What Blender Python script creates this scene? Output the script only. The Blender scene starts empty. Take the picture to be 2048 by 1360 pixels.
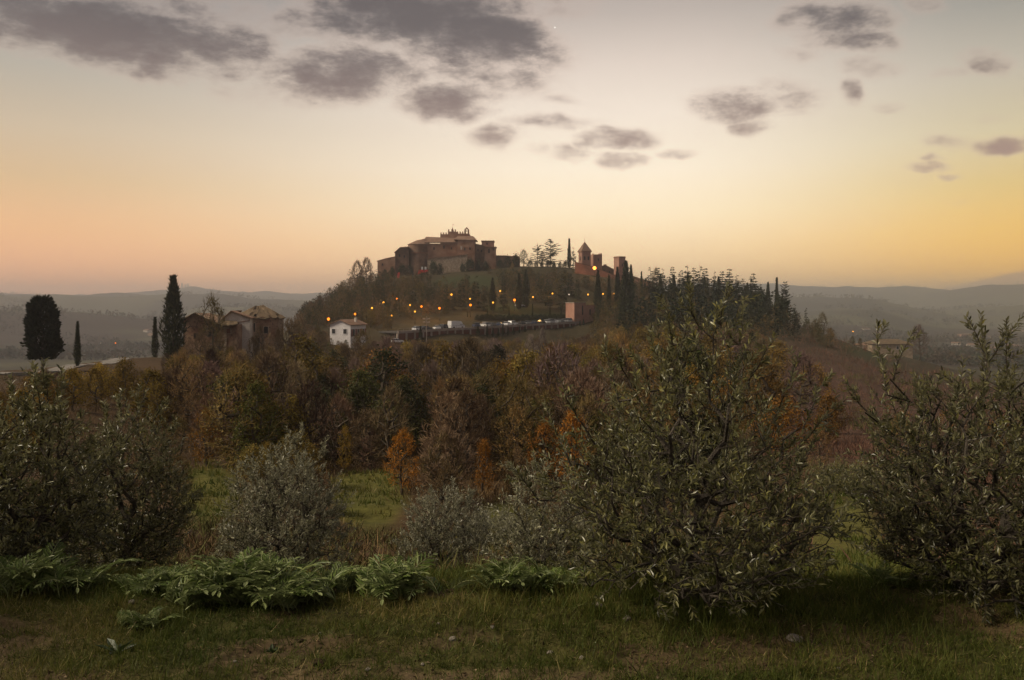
import bpy, bmesh, math, random
import numpy as np
from mathutils import Vector, Matrix

# ------------------------------------------------------------------ camera
F, CX, HY, CAMZ = 1607.0, 1024.0, 610.0, 1.75     # focal length in px of the 2048 px frame, horizon row, eye height
sc = bpy.context.scene
COL = sc.collection
cam_d = bpy.data.cameras.new('camera')
cam = bpy.data.objects.new('camera', cam_d); COL.objects.link(cam)
cam.location = (0, 0, CAMZ); cam.rotation_euler = (math.radians(90), 0, 0)
cam_d.sensor_width = 36; cam_d.lens = F / 2048 * 36
cam_d.shift_y = -(680 - HY) / 2048
cam_d.clip_start = 0.05; cam_d.clip_end = 30000
sc.camera = cam

# ------------------------------------------------------------------ world: dusk sky with scattered clouds
def s2l(c):
    return tuple(((v / 255) / 12.92 if v / 255 < .04045 else ((v / 255 + .055) / 1.055) ** 2.4) for v in c)
SKY_GAIN = 1.0
world = bpy.data.worlds.new('World'); sc.world = world; world.use_nodes = True
def build_world():
    nt = world.node_tree; N = nt.nodes; L = nt.links
    N.clear()
    out = N.new('ShaderNodeOutputWorld'); bg = N.new('ShaderNodeBackground')
    L.new(bg.outputs[0], out.inputs[0])
    tc = N.new('ShaderNodeTexCoord'); sep = N.new('ShaderNodeSeparateXYZ'); L.new(tc.outputs['Generated'], sep.inputs[0])
    def M(op, a, b=None, c=None, clamp=False):
        n = N.new('ShaderNodeMath'); n.operation = op; n.use_clamp = clamp
        for i, v in enumerate((a, b, c)):
            if v is None: continue
            if isinstance(v, (int, float)): n.inputs[i].default_value = v
            else: L.new(v, n.inputs[i])
        return n.outputs[0]
    def MIX(f, a, b):
        n = N.new('ShaderNodeMix'); n.data_type = 'RGBA'; n.clamp_factor = True
        for s, v in ((n.inputs[0], f), (n.inputs[6], a), (n.inputs[7], b)):
            if isinstance(v, tuple): s.default_value = (*v, 1)
            elif isinstance(v, (int, float)): s.default_value = v
            else: L.new(v, s)
        return n.outputs[2]
    def SM(v, a, b, to0=0., to1=1.):
        n = N.new('ShaderNodeMapRange'); n.interpolation_type = 'SMOOTHSTEP'
        L.new(v, n.inputs[0]); n.inputs[1].default_value = a; n.inputs[2].default_value = b; n.inputs[3].default_value = to0; n.inputs[4].default_value = to1
        return n.outputs[0]
    dx, dy, dz = sep.outputs
    az = M('ARCTAN2', dx, dy)
    el = M('DIVIDE', M('ARCSINE', dz), 0.8)
    def ramp(stops):                                # stops: (image row straight ahead, sRGB)
        r = N.new('ShaderNodeValToRGB'); L.new(el, r.inputs[0]); e = r.color_ramp.elements
        pts = sorted((math.atan((HY - py) / F) / .8, c) for py, c in stops)
        e[0].position = pts[0][0]; e[0].color = (*s2l(pts[0][1]), 1)
        e[1].position = min(1, pts[-1][0]); e[1].color = (*s2l(pts[-1][1]), 1)
        for p, c in pts[1:-1]:
            q = e.new(p); q.color = (*s2l(c), 1)
        return r.outputs[0]
    left = ramp([(610, (255, 172, 128)), (560, (252, 178, 126)), (480, (236, 180, 126)), (390, (214, 180, 136)), (300, (204, 184, 156)), (180, (174, 168, 156)), (60, (130, 130, 130)), (-120, (124, 123, 124)), (-900, (118, 114, 114))])
    cent = ramp([(610, (255, 200, 144)), (560, (255, 210, 150)), (500, (255, 220, 168)), (430, (255, 233, 194)), (340, (255, 239, 214)), (230, (244, 229, 212)), (130, (222, 207, 194)), (30, (186, 174, 165)), (-130, (150, 144, 142)), (-900, (118, 114, 114))])
    right = ramp([(610, (255, 196, 104)), (550, (252, 188, 78)), (480, (240, 190, 92)), (400, (220, 190, 122)), (310, (212, 197, 160)), (200, (190, 181, 164)), (90, (154, 151, 142)), (-20, (142, 140, 136)), (-160, (126, 124, 122)), (-900, (118, 114, 114))])
    rear = ramp([(610, (138, 121, 115)), (450, (137, 123, 120)), (250, (132, 121, 121)), (-100, (124, 117, 118)), (-900, (118, 114, 114))])
    c = MIX(SM(az, -.60, .10), left, cent)
    c = MIX(SM(az, .16, .60), c, right)
    c = MIX(SM(M('ABSOLUTE', az), .75, 1.9), c, rear)
    sky = N.new('ShaderNodeTexSky'); sky.sky_type = 'NISHITA'; sky.sun_disc = False
    sky.sun_elevation = SUN_EL; sky.sun_rotation = SUN_AZ
    sk = N.new('ShaderNodeVectorMath'); sk.operation = 'SCALE'; L.new(sky.outputs[0], sk.inputs[0]); sk.inputs[3].default_value = 0.05
    c = MIX(.02, c, sk.outputs[0])
    # clouds
    q = N.new('ShaderNodeCombineXYZ')
    L.new(M('DIVIDE', dx, dy), q.inputs[0]); L.new(M('DIVIDE', dz, M('MAXIMUM', dy, .02)), q.inputs[1])
    wn = N.new('ShaderNodeTexNoise'); wn.inputs['Scale'].default_value = 16; wn.inputs['Detail'].default_value = 3
    L.new(q.outputs[0], wn.inputs['Vector'])
    ws = N.new('ShaderNodeVectorMath'); ws.operation = 'MULTIPLY_ADD'; L.new(wn.outputs['Color'], ws.inputs[0])
    ws.inputs[1].default_value = (.05, .028, 0); L.new(q.outputs[0], ws.inputs[2])
    sb = N.new('ShaderNodeVectorMath'); sb.operation = 'SUBTRACT'; L.new(ws.outputs[0], sb.inputs[0]); sb.inputs[1].default_value = (.025, .014, 0)
    qq = sb.outputs[0]
    acc = None
    for (px, py, rx, ry, s) in CLOUDS:
        a = N.new('ShaderNodeVectorMath'); a.operation = 'MULTIPLY_ADD'; L.new(qq, a.inputs[0])
        k_ = 1.22 if py < 160 and px < 1120 else 1.04; sx, sy = F / rx / k_, F / ry / k_
        a.inputs[1].default_value = (sx, sy, 0); a.inputs[2].default_value = (-(px - CX) / F * sx, -(HY - py) / F * sy, 0)
        d = N.new('ShaderNodeVectorMath'); d.operation = 'DOT_PRODUCT'; L.new(a.outputs[0], d.inputs[0]); L.new(a.outputs[0], d.inputs[1])
        v = M('MULTIPLY_ADD', d.outputs['Value'], -s * .34, s)
        acc = v if acc is None else M('MAXIMUM', acc, v)
    mp = N.new('ShaderNodeMapping'); mp.inputs['Scale'].default_value = (1, 1, 2.3); L.new(tc.outputs['Generated'], mp.inputs[0])
    n1 = N.new('ShaderNodeTexNoise'); n1.inputs['Scale'].default_value = 12; n1.inputs['Detail'].default_value = 8; n1.inputs['Roughness'].default_value = .68
    L.new(mp.outputs[0], n1.inputs['Vector'])
    n2 = N.new('ShaderNodeTexNoise'); n2.inputs['Scale'].default_value = 2.4; n2.inputs['Detail'].default_value = 2
    L.new(mp.outputs[0], n2.inputs['Vector'])
    high = M('MULTIPLY', SM(n2.outputs[0], .5, .68), SM(dz, .37, .5))      # the cloud field goes on above and around
    acc = M('MAXIMUM', acc, M('MULTIPLY', high, .8))
    dens = M('ADD', M('MULTIPLY', acc, .95), M('MULTIPLY', M('SUBTRACT', n1.outputs[0], .5), 2.3))
    dens = M('MULTIPLY', SM(dens, -.15, 1.12), SM(acc, -.15, .5))
    # thin bank of cloud low over the far hills
    n3 = N.new('ShaderNodeTexNoise'); n3.inputs['Scale'].default_value = 9; n3.inputs['Detail'].default_value = 5
    L.new(tc.outputs['Generated'], n3.inputs['Vector'])
    top = M('MULTIPLY_ADD', SM(az, .44, .60), .026, M('MULTIPLY_ADD', n3.outputs[0], .012, .0075))
    bank = M('MULTIPLY', M('MULTIPLY', SM(M('SUBTRACT', top, dz), -.001, .0045), SM(az, .42, .47)), .62)
    ccol = MIX(SM(dz, .12, .34), s2l((160, 132, 124)), s2l((88, 82, 84)))
    ccol = MIX(SM(dens, .1, .9), s2l((196, 172, 158)), ccol)
    c = MIX(M('MULTIPLY', dens, .95), c, ccol)
    c = MIX(bank, c, s2l((150, 122, 112)))
    # the evening star
    st = N.new('ShaderNodeVectorMath'); st.operation = 'DISTANCE'; L.new(q.outputs[0], st.inputs[0]); st.inputs[1].default_value = ((1110 - CX) / F, (HY - 55) / F, 0)
    star = M('MULTIPLY', M('LESS_THAN', st.outputs['Value'], .00085), M('GREATER_THAN', dy, 0))
    c = MIX(star, c, (1, .97, .9))
    gn = N.new('ShaderNodeMapRange'); gn.interpolation_type = 'SMOOTHSTEP'; L.new(dz, gn.inputs[0]); gn.inputs[1].default_value = .0; gn.inputs[2].default_value = .22; gn.inputs[3].default_value = 1.52; gn.inputs[4].default_value = 1.14
    L.new(c, bg.inputs[0]); L.new(gn.outputs[0], bg.inputs[1])      # brighter towards the horizon, where the haze dims it again
CLOUDS = [
 (60, 10, 90, 30, .8), (150, 40, 120, 38, 1), (260, 70, 120, 42, 1.1), (370, 95, 110, 42, 1.05), (440, 118, 60, 32, .8), (330, 25, 130, 34, .75), (90, 108, 34, 10, .4), (560, 150, 70, 36, .42), (440, 160, 40, 30, .4),
 (700, 35, 100, 34, .8), (850, 35, 140, 42, 1.1), (950, 70, 100, 46, 1.1), (690, 145, 80, 38, .95), (770, 150, 55, 28, .7), (890, 200, 80, 30, .85), (1050, 108, 66, 36, .62), (1030, 15, 90, 26, .8), (610, 190, 50, 22, .45), (1000, 130, 90, 44, .6), (640, 210, 30, 12, .35),
 (990, 270, 44, 16, .62), (1110, 246, 70, 13, .5), (1140, 301, 42, 13, .6), (1080, 296, 20, 8, .5), (1235, 275, 60, 18, .9), (1245, 322, 40, 13, .75), (1357, 305, 34, 8, .55), (995, 225, 20, 8, .4), (1115, 196, 30, 9, .4),
 (1680, 45, 84, 34, .85), (1740, 75, 50, 20, .8), (1475, 210, 66, 28, .95), (1570, 195, 56, 30, .6), (1490, 256, 32, 15, .7), (1595, 105, 34, 18, .42), (1745, 130, 46, 20, .52), (1705, 182, 22, 22, .6), (1775, 213, 24, 10, .6), (1965, 120, 42, 22, .62), (1900, 145, 30, 12, .52), (2010, 290, 48, 14, 1), (1895, 284, 34, 12, .42), (1850, 332, 38, 9, .6), (1865, 316, 22, 6, .5), (1900, 351, 18, 5, .5), (1855, 14, 34, 15, .5), (2000, 240, 28, 8, .3), (1920, 400, 24, 6, .3), (1410, 186, 18, 8, .4),
]
# ------------------------------------------------------------------ soft wide light from the upper left, as the leaves and walls show it
SUN_EL, SUN_AZ = math.radians(42), math.radians(-100)
sun_d = bpy.data.lights.new('sun', 'SUN'); sun_d.energy = 3.3; sun_d.angle = math.radians(18); sun_d.color = (1, .86, .64)
sun = bpy.data.objects.new('sun', sun_d); COL.objects.link(sun)
sdir = Vector((math.sin(SUN_AZ) * math.cos(SUN_EL), math.cos(SUN_AZ) * math.cos(SUN_EL), math.sin(SUN_EL)))
sun.rotation_euler = sdir.to_track_quat('Z', 'Y').to_euler()
build_world()
world.cycles.sampling_method = 'MANUAL'; world.cycles.sample_map_resolution = 512
vs = sc.view_settings; vs.view_transform = 'Standard'; vs.look = 'None'; vs.exposure = 0; vs.gamma = 1; vs.use_curve_mapping = False
cy = sc.cycles
cy.max_bounces = 5; cy.diffuse_bounces = 2; cy.glossy_bounces = 2; cy.transmission_bounces = 3; cy.volume_bounces = 1; cy.transparent_max_bounces = 8
cy.use_denoising = True; cy.sample_clamp_indirect = 4; cy.use_light_tree = True; cy.caustics_reflective = False; cy.caustics_refractive = False

# ------------------------------------------------------------------ small helpers
R = math.radians
rng = np.random.default_rng(7)
def P(px, py, Y): return np.array([(px - CX) / F * Y, Y, CAMZ + (HY - py) / F * Y])
def XP(px, Y): return (px - CX) / F * Y
def unit(v): return v / np.maximum(np.linalg.norm(v, axis=-1, keepdims=True), 1e-9)

def _hash(ix, iy, seed):
    h = (ix.astype(np.int64) * 374761393 + iy.astype(np.int64) * 668265263 + seed * 974711) & 0xffffffff
    h = ((h ^ (h >> 13)) * 1274126177) & 0xffffffff
    return ((h ^ (h >> 16)) & 0xffff) / 65535.0
def vnoise(x, y, seed=0):
    x = np.asarray(x, float); y = np.asarray(y, float)
    ix = np.floor(x); iy = np.floor(y); fx = x - ix; fy = y - iy
    fx = fx * fx * (3 - 2 * fx); fy = fy * fy * (3 - 2 * fy)
    a = _hash(ix, iy, seed); b = _hash(ix + 1, iy, seed); c = _hash(ix, iy + 1, seed); d = _hash(ix + 1, iy + 1, seed)
    return a + (b - a) * fx + (c - a) * fy + (a - b - c + d) * fx * fy
def fbm(x, y, oct=4, seed=0):
    s = 0.; a = .5; t = 0.
    for i in range(oct):
        s = s + a * vnoise(x * 2 ** i, y * 2 ** i, seed + i * 17); t += a; a *= .5
    return s / t
def sstep(v, a, b):
    t = np.clip((v - a) / (b - a), 0, 1); return t * t * (3 - 2 * t)

def mesh_np(name, V, tris=None, quads=None, mats=(), tint=None, col=None, smooth=False):
    me = bpy.data.meshes.new(name)
    V = np.asarray(V, np.float32).reshape(-1, 3)
    me.vertices.add(len(V)); me.vertices.foreach_set('co', V.ravel())
    t = np.zeros((0, 3), np.int32) if tris is None else np.asarray(tris, np.int32).reshape(-1, 3)
    q = np.zeros((0, 4), np.int32) if quads is None else np.asarray(quads, np.int32).reshape(-1, 4)
    me.loops.add(t.size + q.size); me.loops.foreach_set('vertex_index', np.concatenate([t.ravel(), q.ravel()]))
    me.polygons.add(len(t) + len(q))
    me.polygons.foreach_set('loop_start', np.concatenate([np.arange(len(t)) * 3, t.size + np.arange(len(q)) * 4]).astype(np.int32))
    me.polygons.foreach_set('use_smooth', np.full(len(t) + len(q), smooth))
    if tint is not None:
        me.attributes.new('tint', 'FLOAT', 'POINT').data.foreach_set('value', np.asarray(tint, np.float32))
    if col is not None:
        c4 = np.ones((len(V), 4), np.float32); c4[:, :3] = col
        me.attributes.new('col', 'FLOAT_COLOR', 'POINT').data.foreach_set('color', c4.ravel())
    for m in mats: me.materials.append(m)
    me.update(calc_edges=True)
    return me
def obj(name, me, parent=None, mat=None):
    o = bpy.data.objects.new(name, me); COL.objects.link(o)
    if mat is not None and len(me.materials) == 0: me.materials.append(mat)
    if parent is not None: o.parent = parent
    return o
def empty(name, loc=(0, 0, 0), rz=0., scale=1.):
    o = bpy.data.objects.new(name, None); COL.objects.link(o); o.location = loc; o.rotation_euler = (0, 0, rz)
    o.scale = (scale,) * 3 if isinstance(scale, (int, float)) else scale
    o.empty_display_size = .1
    return o
def tag(o, label=None, cat=None, group=None, kind=None):
    if label: o['label'] = label
    if cat: o['category'] = cat
    if group: o['group'] = group
    if kind: o['kind'] = kind
    return o
ORD = ['leftmost', 'second', 'third', 'fourth', 'fifth', 'sixth', 'seventh', 'eighth', 'ninth', 'tenth', 'eleventh', 'twelfth', 'thirteenth', 'fourteenth', 'fifteenth', 'sixteenth', 'seventeenth', 'eighteenth', 'nineteenth', 'twentieth', 'twenty-first', 'twenty-second', 'twenty-third', 'twenty-fourth', 'twenty-fifth', 'twenty-sixth', 'twenty-seventh', 'twenty-eighth', 'twenty-ninth', 'thirtieth']
def ordinal(i, n):
    if i == 0: return 'leftmost'
    if i == n - 1: return 'rightmost'
    return ORD[i] + ' from the left'

# ------------------------------------------------------------------ materials
def new_mat(name):
    m = bpy.data.materials.new(name); m.use_nodes = True; nt = m.node_tree; nt.nodes.clear()
    out = nt.nodes.new('ShaderNodeOutputMaterial')
    return m, nt, nt.nodes, nt.links, out
def noise_node(N, L, scale, detail=4, vec=None, rough=.55):
    n = N.new('ShaderNodeTexNoise'); n.inputs['Scale'].default_value = scale; n.inputs['Detail'].default_value = detail; n.inputs['Roughness'].default_value = rough
    if vec is not None: L.new(vec, n.inputs['Vector'])
    return n
def mixc(N, L, f, a, b, blend='MIX'):
    n = N.new('ShaderNodeMix'); n.data_type = 'RGBA'; n.blend_type = blend
    for s, v in ((n.inputs[0], f), (n.inputs[6], a), (n.inputs[7], b)):
        if isinstance(v, (tuple, list)): s.default_value = (*v[:3], 1)
        elif isinstance(v, (int, float)): s.default_value = v
        else: L.new(v, s)
    return n.outputs[2]
def ramp2(N, L, v, a, b):
    n = N.new('ShaderNodeMapRange'); L.new(v, n.inputs[0]); n.inputs[1].default_value = a; n.inputs[2].default_value = b
    return n.outputs[0]
def surf(name, c1, c2, scale=3., rough=.85, bump=.0, spec=.3, detail=5, thresh=(.35, .65), c3=None, s3=20., objcol=False, metal=0.):
    """weathered surface: two colours mixed by noise, a finer third one, bump"""
    m, nt, N, L, out = new_mat(name)
    b = N.new('ShaderNodeBsdfPrincipled'); L.new(b.outputs[0], out.inputs[0])
    tc = N.new('ShaderNodeTexCoord'); v = tc.outputs['Object']
    n = noise_node(N, L, scale, detail, v)
    c = mixc(N, L, ramp2(N, L, n.outputs[0], *thresh), c1, c2)
    n3 = noise_node(N, L, s3, 4, v)
    if c3: c = mixc(N, L, ramp2(N, L, n3.outputs[0], .52, .7), c, c3)
    if objcol:
        oi = N.new('ShaderNodeObjectInfo'); c = mixc(N, L, 1., c, oi.outputs['Color'], 'MULTIPLY')
    L.new(c, b.inputs['Base Color']); b.inputs['Roughness'].default_value = rough; b.inputs['Specular IOR Level'].default_value = spec; b.inputs['Metallic'].default_value = metal
    if bump:
        bp = N.new('ShaderNodeBump'); bp.inputs['Strength'].default_value = bump; bp.inputs['Distance'].default_value = .05
        L.new(n3.outputs[0], bp.inputs['Height']); L.new(bp.outputs[0], b.inputs['Normal'])
    return m
def leafmat(name, stops, trans=.25, rough=.5, spec=.25, objcol=False, back=None, gloss=.0):
    """two-sided leaf: colour by the leaf's own tint attribute, some light passing through"""
    m, nt, N, L, out = new_mat(name)
    at = N.new('ShaderNodeAttribute'); at.attribute_name = 'tint'
    rp = N.new('ShaderNodeValToRGB'); L.new(at.outputs['Fac'], rp.inputs[0]); e = rp.color_ramp.elements
    for i, (p, c) in enumerate(stops):
        q = e[i] if i < 2 else e.new(p)
        q.position = p; q.color = (*c, 1)
    c = rp.outputs[0]
    oi = N.new('ShaderNodeObjectInfo')
    if objcol: c = mixc(N, L, 1., c, oi.outputs['Color'], 'MULTIPLY')
    hs = N.new('ShaderNodeHueSaturation'); L.new(c, hs.inputs['Color'])
    mr = N.new('ShaderNodeMapRange'); L.new(oi.outputs['Random'], mr.inputs[0]); mr.inputs[3].default_value = .75; mr.inputs[4].default_value = 1.25
    L.new(mr.outputs[0], hs.inputs['Value']); c = hs.outputs[0]
    if back:
        ge = N.new('ShaderNodeNewGeometry'); c = mixc(N, L, ge.outputs['Backfacing'], c, back)
    b = N.new('ShaderNodeBsdfPrincipled'); L.new(c, b.inputs['Base Color']); b.inputs['Roughness'].default_value = rough; b.inputs['Specular IOR Level'].default_value = spec
    t = N.new('ShaderNodeBsdfTranslucent'); L.new(c, t.inputs[0])
    mx = N.new('ShaderNodeMixShader'); mx.inputs[0].default_value = trans; L.new(b.outputs[0], mx.inputs[1]); L.new(t.outputs[0], mx.inputs[2]); L.new(mx.outputs[0], out.inputs[0])
    return m
def lampmat(name, colr, strength):
    m, nt, N, L, out = new_mat(name)
    e = N.new('ShaderNodeEmission'); e.inputs[0].default_value = (*colr, 1); e.inputs[1].default_value = strength; L.new(e.outputs[0], out.inputs[0])
    return m
# ------------------------------------------------------------------ terrain: one height function, used by everything that stands on it
NEAR = [(.3, 0), (2.5, 0), (4.6, .0), (5.3, -.04), (6.2, -.35), (8, -.95)]
FAR = [(700, -48), (900, -54), (1300, -57), (2500, -57), (6600, -57)]
PROF = {   # column of the photograph: (distance, height) pairs
 -500: [(14, -1.6), (25, -3), (45, -4.2), (70, -5), (100, -6), (130, -9), (200, -20), (400, -38)] + FAR,
 0:    [(14, -2.1), (25, -3.9), (45, -5.4), (70, -6.2), (96, -6.7), (104, -6.8), (112, -7.2), (130, -10), (200, -22), (400, -40)] + FAR,
 170:  [(12, -2.1), (25, -4.2), (45, -6.2), (70, -7.2), (100, -7.5), (126, -7.5), (134, -7.6), (150, -9.5), (220, -24), (400, -40)] + FAR,
 320:  [(12, -2.2), (20, -3.6), (30, -5.1), (45, -6.8), (70, -8.2), (100, -8.6), (135, -7.9), (150, -8), (170, -10), (250, -25), (450, -42)] + FAR,
 450:  [(12, -2.2), (20, -3.7), (30, -5.3), (45, -7), (60, -8.5), (80, -9.7), (110, -9.6), (135, -8.4), (166, -8), (185, -9.6), (250, -22), (500, -44)] + FAR,
 600:  [(12, -2.3), (20, -3.9), (30, -5.5), (45, -7.2), (60, -9), (80, -10.6), (110, -12), (140, -11.8), (170, -10.4), (200, -9), (240, -7.4), (300, -5), (340, -4), (420, -12)] + FAR,
 700:  [(12, -2.3), (20, -4.0), (30, -5.6), (40, -6.8), (55, -8.8), (75, -11), (100, -13), (130, -14), (160, -13), (200, -11), (217, -9.2), (250, -7), (280, -3), (320, 3), (350, 8), (380, 10), (430, 6), (600, -30)] + FAR,
 770:  [(12, -2.3), (20, -4.0), (30, -5.6), (40, -6.8), (55, -8.8), (75, -11), (100, -13.3), (130, -14.3), (160, -14.4), (200, -14), (232, -12), (248, -7.2), (265, -6.2), (285, -2.5), (320, 5), (350, 11.5), (376, 15.5), (430, 15), (600, -25)] + FAR,
 900:  [(12, -2.3), (20, -4.0), (30, -5.6), (40, -7), (55, -9), (75, -11.5), (100, -13.5), (130, -14.5), (160, -15.5), (200, -16), (235, -15), (248, -13.5), (253, -6.6), (272, -6.0), (282, -4.2), (300, .6), (320, 5.5), (350, 12), (372, 16.3), (385, 17.6), (440, 17.3), (480, 10), (650, -30)] + FAR,
 1050: [(12, -2.3), (20, -4.0), (30, -5.6), (40, -7), (55, -9), (75, -11.5), (100, -13.5), (130, -14.5), (160, -15.5), (200, -15.8), (240, -15), (270, -13), (279, -5.8), (298, -5), (310, -2), (330, 4.5), (355, 12), (378, 20), (390, 21.5), (440, 20), (480, 10), (650, -30)] + FAR,
 1160: [(12, -2.3), (20, -4.0), (30, -5.6), (40, -7), (55, -9), (75, -11.3), (100, -13.2), (130, -14.2), (160, -15), (200, -15), (250, -13.5), (290, -10.5), (301, -5), (318, -4.2), (335, 3), (355, 10), (378, 18.5), (392, 20.5), (440, 19), (500, 5), (650, -30)] + FAR,
 1280: [(12, -2.2), (20, -3.8), (30, -5.2), (40, -6.6), (55, -8.5), (75, -10.6), (100, -12.4), (130, -13.4), (160, -13), (200, -11.5), (240, -9), (280, -6), (300, -3.5), (330, 3.5), (360, 9.5), (380, 11.5), (420, 8), (600, -25)] + FAR,
 1400: [(12, -2.1), (20, -3.5), (35, -5.6), (60, -8.4), (100, -11.5), (140, -12.6), (180, -11.5), (230, -8.6), (280, -5), (320, 1), (352, 6), (385, 4), (500, -20)] + FAR,
 1500: [(12, -2.0), (20, -3.3), (35, -5.2), (60, -8), (100, -11), (140, -12), (180, -10.6), (230, -8), (280, -4.6), (320, 0), (345, 2.6), (380, 0), (500, -25)] + FAR,
 1600: [(12, -1.95), (20, -3.2), (35, -5), (60, -7.6), (100, -10), (140, -11), (180, -10.6), (220, -9), (260, -6.6), (292, -5.0), (330, -9), (500, -34)] + FAR,
 1700: [(12, -1.9), (20, -3.2), (35, -5), (60, -7.4), (100, -9.8), (140, -11.2), (180, -11.8), (220, -11.4), (262, -10.8), (296, -13), (400, -26), (550, -42)] + FAR,
 1800: [(12, -1.9), (20, -3.2), (35, -5.2), (60, -7.5), (100, -10.5), (140, -13), (200, -15.5), (280, -18), (345, -19.2), (380, -22), (450, -29)] + FAR,
 2050: [(12, -2.1), (20, -3.6), (35, -6), (60, -8.8), (100, -13), (160, -20), (250, -28), (400, -38), (600, -47)] + FAR,
 2700: [(12, -2.0), (20, -3.4), (35, -6), (60, -9), (100, -14), (160, -20), (250, -28), (400, -38), (600, -47)] + FAR,
}
BACK = [(.3, 0), (2.5, .04), (5, .25), (10, 1.0), (20, 3.0), (40, 7), (80, 14), (200, 26), (500, 30), (1500, 20), (6600, 10)]  # unseen ground behind the camera, raised to block rear sky and darken the foreground
NTH, NLR = 721, 620
LR0, LR1 = math.log(.3), math.log(6600)
TH = np.linspace(-math.pi, math.pi, NTH); LR = np.linspace(LR0, LR1, NLR)
def _table():
    ths, rows = [], []
    for px, pr in sorted(PROF.items()):
        th = math.atan((px - CX) / F); cth = math.cos(th)
        pr = NEAR + pr
        ths.append(th); rows.append(np.interp(LR, [math.log(y / cth) for y, z in pr], [z for y, z in pr]))
    b = np.interp(LR, [math.log(y) for y, z in BACK], [z for y, z in BACK])
    side = np.interp(LR, [math.log(y) for y in (.3, 2.5, 6, 12, 40, 100, 300, 800, 6600)], [0, .02, .05, -.4, -2.5, -7, -22, -45, -50])
    for th in (-math.pi, -2.3): ths.append(th); rows.append(b)
    for th in (2.3, math.pi): ths.append(th); rows.append(b)
    for th in (-1.45, 1.45): ths.append(th); rows.append(side)
    o = np.argsort(ths); ths = np.array(ths)[o]; rows = np.array(rows)[o]
    T = np.empty((NTH, NLR))
    for j in range(NLR): T[:, j] = np.interp(TH, ths, rows[:, j])
    # far ridges
    r = np.exp(LR)[None, :]; px = CX + F * np.tan(np.clip(TH, -1.3, 1.3))[:, None]
    front = sstep(np.cos(TH), .1, .35)[:, None]
    def ridge(Rc, w0, w1, pts, z0=-57):
        crest_py = np.interp(px, [p for p, y in pts], [y for p, y in pts])
        cz = CAMZ + (HY - crest_py) / F * Rc * np.cos(TH)[:, None]
        w = np.where(r < Rc, w0, w1); s = 1 / (1 + ((r - Rc) / w) ** 2) ** 1.5
        return np.where((cz > z0) & (r > 600), z0 + (cz - z0) * s * front, -99)
    RID = [ridge(1600, 230, 260, [(-900, 600), (0, 609), (70, 612), (150, 622), (250, 634), (330, 642), (420, 662), (2048, 690)]),
           ridge(2200, 380, 400, [(200, 680), (300, 636), (420, 622), (520, 620), (620, 628), (800, 660), (1400, 680), (1560, 640), (1640, 622), (1720, 616), (1790, 628), (1850, 650), (1950, 668), (2100, 664), (2300, 650)]),
           ridge(2900, 420, 420, [(1350, 590), (1500, 586), (1580, 584), (1640, 580), (1690, 584), (1745, 586), (1800, 604), (1860, 622), (1930, 640), (2000, 652), (2300, 640)]),
           ridge(3500, 520, 500, [(-600, 590), (0, 592), (70, 586), (150, 590), (270, 587), (330, 593), (450, 590), (560, 598), (640, 604), (900, 610), (1400, 610)]),
           ridge(5000, 800, 800, [(-900, 585), (150, 590), (300, 582), (345, 577), (385, 574), (425, 578), (470, 583), (600, 584), (680, 582), (900, 580), (1300, 574), (1530, 565), (1600, 569), (1660, 568), (1750, 578), (1790, 569), (1830, 568), (1890, 574), (1960, 563), (2000, 569), (2048, 561), (2500, 555)])]
    for q in RID: T = np.maximum(T, q)
    # gentle smoothing
    k = np.exp(-.5 * (np.arange(-4, 5) / 1.6) ** 2); k /= k.sum()
    near = (np.exp(LR) < 3.5)[None, :]
    T2 = np.apply_along_axis(lambda v: np.convolve(np.pad(v, 4, 'edge'), k, 'valid'), 1, T)
    T2 = np.apply_along_axis(lambda v: np.convolve(np.pad(v, 4, 'edge'), k, 'valid'), 0, T2)
    return T2
TAB = _table()
def H0(x, y):
    th = np.arctan2(x, y); lr = np.log(np.maximum(np.hypot(x, y), .31))
    a = (th + math.pi) / (2 * math.pi) * (NTH - 1); b = (lr - LR0) / (LR1 - LR0) * (NLR - 1)
    a = np.clip(a, 0, NTH - 1.001); b = np.clip(b, 0, NLR - 1.001)
    i = a.astype(int); j = b.astype(int); fa = a - i; fb = b - j
    return (TAB[i, j] * (1 - fa) + TAB[i + 1, j] * fa) * (1 - fb) + (TAB[i, j + 1] * (1 - fa) + TAB[i + 1, j + 1] * fa) * fb
def H(x, y):
    x = np.asarray(x, float); y = np.asarray(y, float)
    r = np.hypot(x, y)
    z = H0(x, y)
    wn = 1 - sstep(r, 7, 14)
    if wn.max() > 0:
     rut = np.abs(fbm(x * 1.1 + 9, y * 2.6, 3, 5) - .5)
     z = z + wn * ((fbm(x * .9, y * .9, 4, 3) - .5) * .16 + (fbm(x * 5, y * 5, 4, 11) - .5) * .05 - sstep(.05 - rut, 0, .05) * .02 + (fbm(x * 24, y * 24, 2, 31) - .5) * .016)
    wm = sstep(r, 9, 20) * (1 - sstep(r, 420, 700))
    if wm.max() > 0: z = z + wm * ((fbm(x * .09, y * .09, 4, 21) - .5) * 1.1 + (fbm(x * .6, y * .6, 3, 23) - .5) * .3)
    wf = sstep(r, 900, 1800)
    if wf.max() > 0: z = z + wf * ((fbm(x * .003, y * .003, 5, 41) - .5) * (34 + 42 * sstep(r, 2000, 3200)) + (fbm(x * .02, y * .02, 3, 43) - .5) * 7)
    return z
def Hf(x, y): return float(H(np.array([x]), np.array([y]))[0])
def G(px, Y): x = XP(px, Y); return np.array([x, Y, Hf(x, Y)])

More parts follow.
